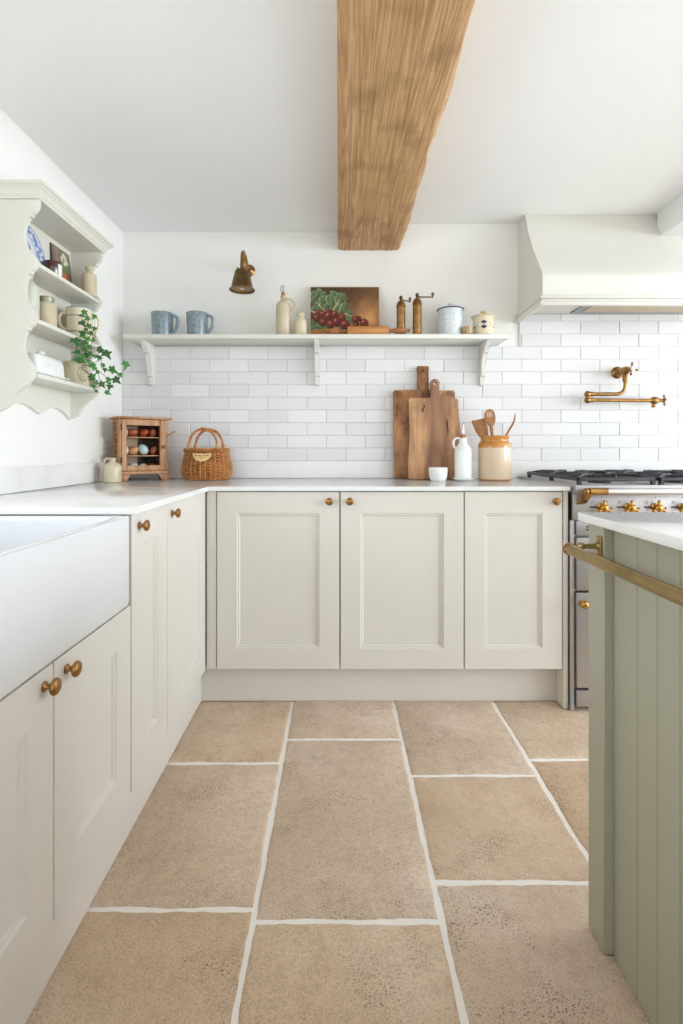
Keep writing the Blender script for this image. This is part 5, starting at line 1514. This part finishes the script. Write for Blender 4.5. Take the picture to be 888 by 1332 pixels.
# crock with utensils
cx, cy = px(643, 2.45), 2.45
t = thing('utensil_crock', 'two-tone stoneware crock with honey brown shoulder and buff body', 'crock', (cx, cy, ZW))
bm = B(); lathe(bm, [(0, 0.002), (0.072, 0.002), (0.0765, 0.006), (0.0775, 0.012), (0.0775, 0.156), (0.0705, 0.156), (0.0705, 0.014), (0, 0.012)], seg=48)
fin('lower_body', bm, M_crock, t)
bm = B(); lathe(bm, [(0.0700, 0.1562), (0.0776, 0.1562), (0.0776, 0.166), (0.0755, 0.176), (0.069, 0.184), (0.0655, 0.188), (0.0655, 0.200), (0.0680, 0.206), (0.0690, 0.211), (0.0675, 0.2135), (0.0635, 0.2135), (0.0615, 0.205), (0.0615, 0.186), (0.069, 0.170), (0.069, 0.1562)], seg=48); fin('glazed_shoulder', bm, M_honey, t)
bm = B(); lathe(bm, [(0, 0), (0.0725, 0), (0.0765, 0.003), (0.0773, 0.0075), (0.0763, 0.0078), (0, 0.003)], seg=48); fin('foot_ring', bm, M_honey, t)
GA, GB = 'wooden utensils in the crock', None
# flat spatula leaning left
def plank_shape(name, label, cat, outline, foot, ax, side, th, m, slots=None, bend=0.0):
    """outline (s across, l along); foot: world point; ax: direction along; side: direction across"""
    ax = Vector(ax).normalized(); side = Vector(side); side = (side - ax * side.dot(ax)).normalized(); nn = ax.cross(side)
    t = thing(name, label, cat, foot, 0, GA)
    bm = B()
    prism(bm, outline, lambda u, v, d: side * u + ax * v + nn * (d + bend * (v * v)), -th / 2, th / 2, 0.0015)
    o = fin('blade', bm, m, t)
    return t, ax, side, nn
zb = ZW + 0.1562
sp = [(0.0065, 0), (0.0065, 0.155), (0.010, 0.178), (0.024, 0.205), (0.033, 0.232), (0.034, 0.282), (-0.026, 0.292), (-0.031, 0.288), (-0.031, 0.238), (-0.024, 0.208), (-0.010, 0.178), (-0.0065, 0.155), (-0.0065, 0)]
sp = [(u, v * 1.0) for u, v in sp]
plank_shape('spatula', 'flat square-ended wooden spatula standing in the crock', 'spatula', sp, (cx + 0.030, cy + 0.014, zb - 0.13), (-0.40, 0.03, 1), (1, 0.1, 0), 0.006, M_spoon)
# slotted spoon
t = thing('slotted_spoon', 'wooden spoon with three slots standing in the crock', 'spoon', (cx + 0.006, cy - 0.020, zb - 0.14), 0, GA)
ax = Vector((-0.115, 0.02, 1)).normalized(); side = Vector((1, 0, 0.115)).normalized(); nn = ax.cross(side)
bm = B()
N = 28
rim = []
for k in range(N):
    a = 2 * math.pi * k / N
    rim.append((0.0265 * math.sin(a) * (1 - 0.12 * math.cos(a)), 0.285 - 0.043 * math.cos(a)))
slots = [[(x - 0.0022, 0.290), (x + 0.0022, 0.290), (x + 0.0022, 0.312), (x - 0.0022, 0.312)] for x in (-0.010, 0.0, 0.010)]
fn = lambda u, v, d: side * u + ax * v + nn * (d - 4.0 * (0.0265 ** 2 - u * u) * 1.2)
loops0, loops1 = [], []
for poly in [rim] + slots:
    loops0.append([bm.verts.new(fn(u, v, -0.0025)) for u, v in poly]); loops1.append([bm.verts.new(fn(u, v, 0.0025)) for u, v in poly])
for lp in (loops0, loops1):
    es = [bm.edges.new((l[k], l[(k + 1) % len(l)])) for l in lp for k in range(len(l))]
    bmesh.ops.triangle_fill(bm, use_beauty=True, use_dissolve=False, edges=es)
for l0, l1 in zip(loops0, loops1):
    for k in range(len(l0)): bm.faces.new((l0[k], l0[(k + 1) % len(l0)], l1[(k + 1) % len(l0)], l1[k]))
fin('bowl', bm, M_spoon, t, ang=50)
bm = B(); tube(bm, [ax * v - nn * (0.0035 if v > 0.2 else 0.0) for v in (0.0, 0.1, 0.2, 0.235, 0.262)], [0.0065, 0.0065, 0.0068, 0.009, 0.006], 12); fin('handle', bm, M_spoon, t)
# thin curved spoon seen edge-on
t = thing('wooden_spoon', 'thin curved wooden spoon leaning out of the crock beside the bare tiles', 'spoon', (cx - 0.012, cy - 0.042, zb - 0.13), 0, GA)
pts = crom([(0, 0, 0), (0.044, 0.01, 0.150), (0.058, 0.014, 0.185), (0.074, 0.016, 0.215), (0.094, 0.018, 0.248), (0.102, 0.018, 0.275), (0.104, 0.018, 0.292)], 6)
bm = B()
n = len(pts)
wd_ = [0.0055 if k / n < 0.55 else (0.0055 + 0.014 * math.sin(math.pi * min(1, (k / n - 0.55) / 0.42)) ** 0.8) for k in range(n)]
th_ = [0.0050 if k / n < 0.62 else 0.0050 - 0.0032 * (k / n - 0.62) / 0.38 for k in range(n)]
rings = []
for k, p in enumerate(pts):
    tg = (pts[min(k + 1, n - 1)] - pts[max(k - 1, 0)]).normalized()
    yv = Vector((0.25, 1, 0)); yv = (yv - tg * yv.dot(tg)).normalized(); xv = tg.cross(yv)
    rings.append([bm.verts.new(p + yv * wd_[k] * math.cos(a) + xv * th_[k] * math.sin(a)) for a in [2 * math.pi * i / 12 for i in range(12)]])
for a, b in zip(rings, rings[1:]):
    for i in range(12): bm.faces.new((a[i], a[(i + 1) % 12], b[(i + 1) % 12], b[i]))
bm.faces.new(rings[0]); bm.faces.new(rings[-1])
fin('carved_spoon', bm, M_spoon, t)
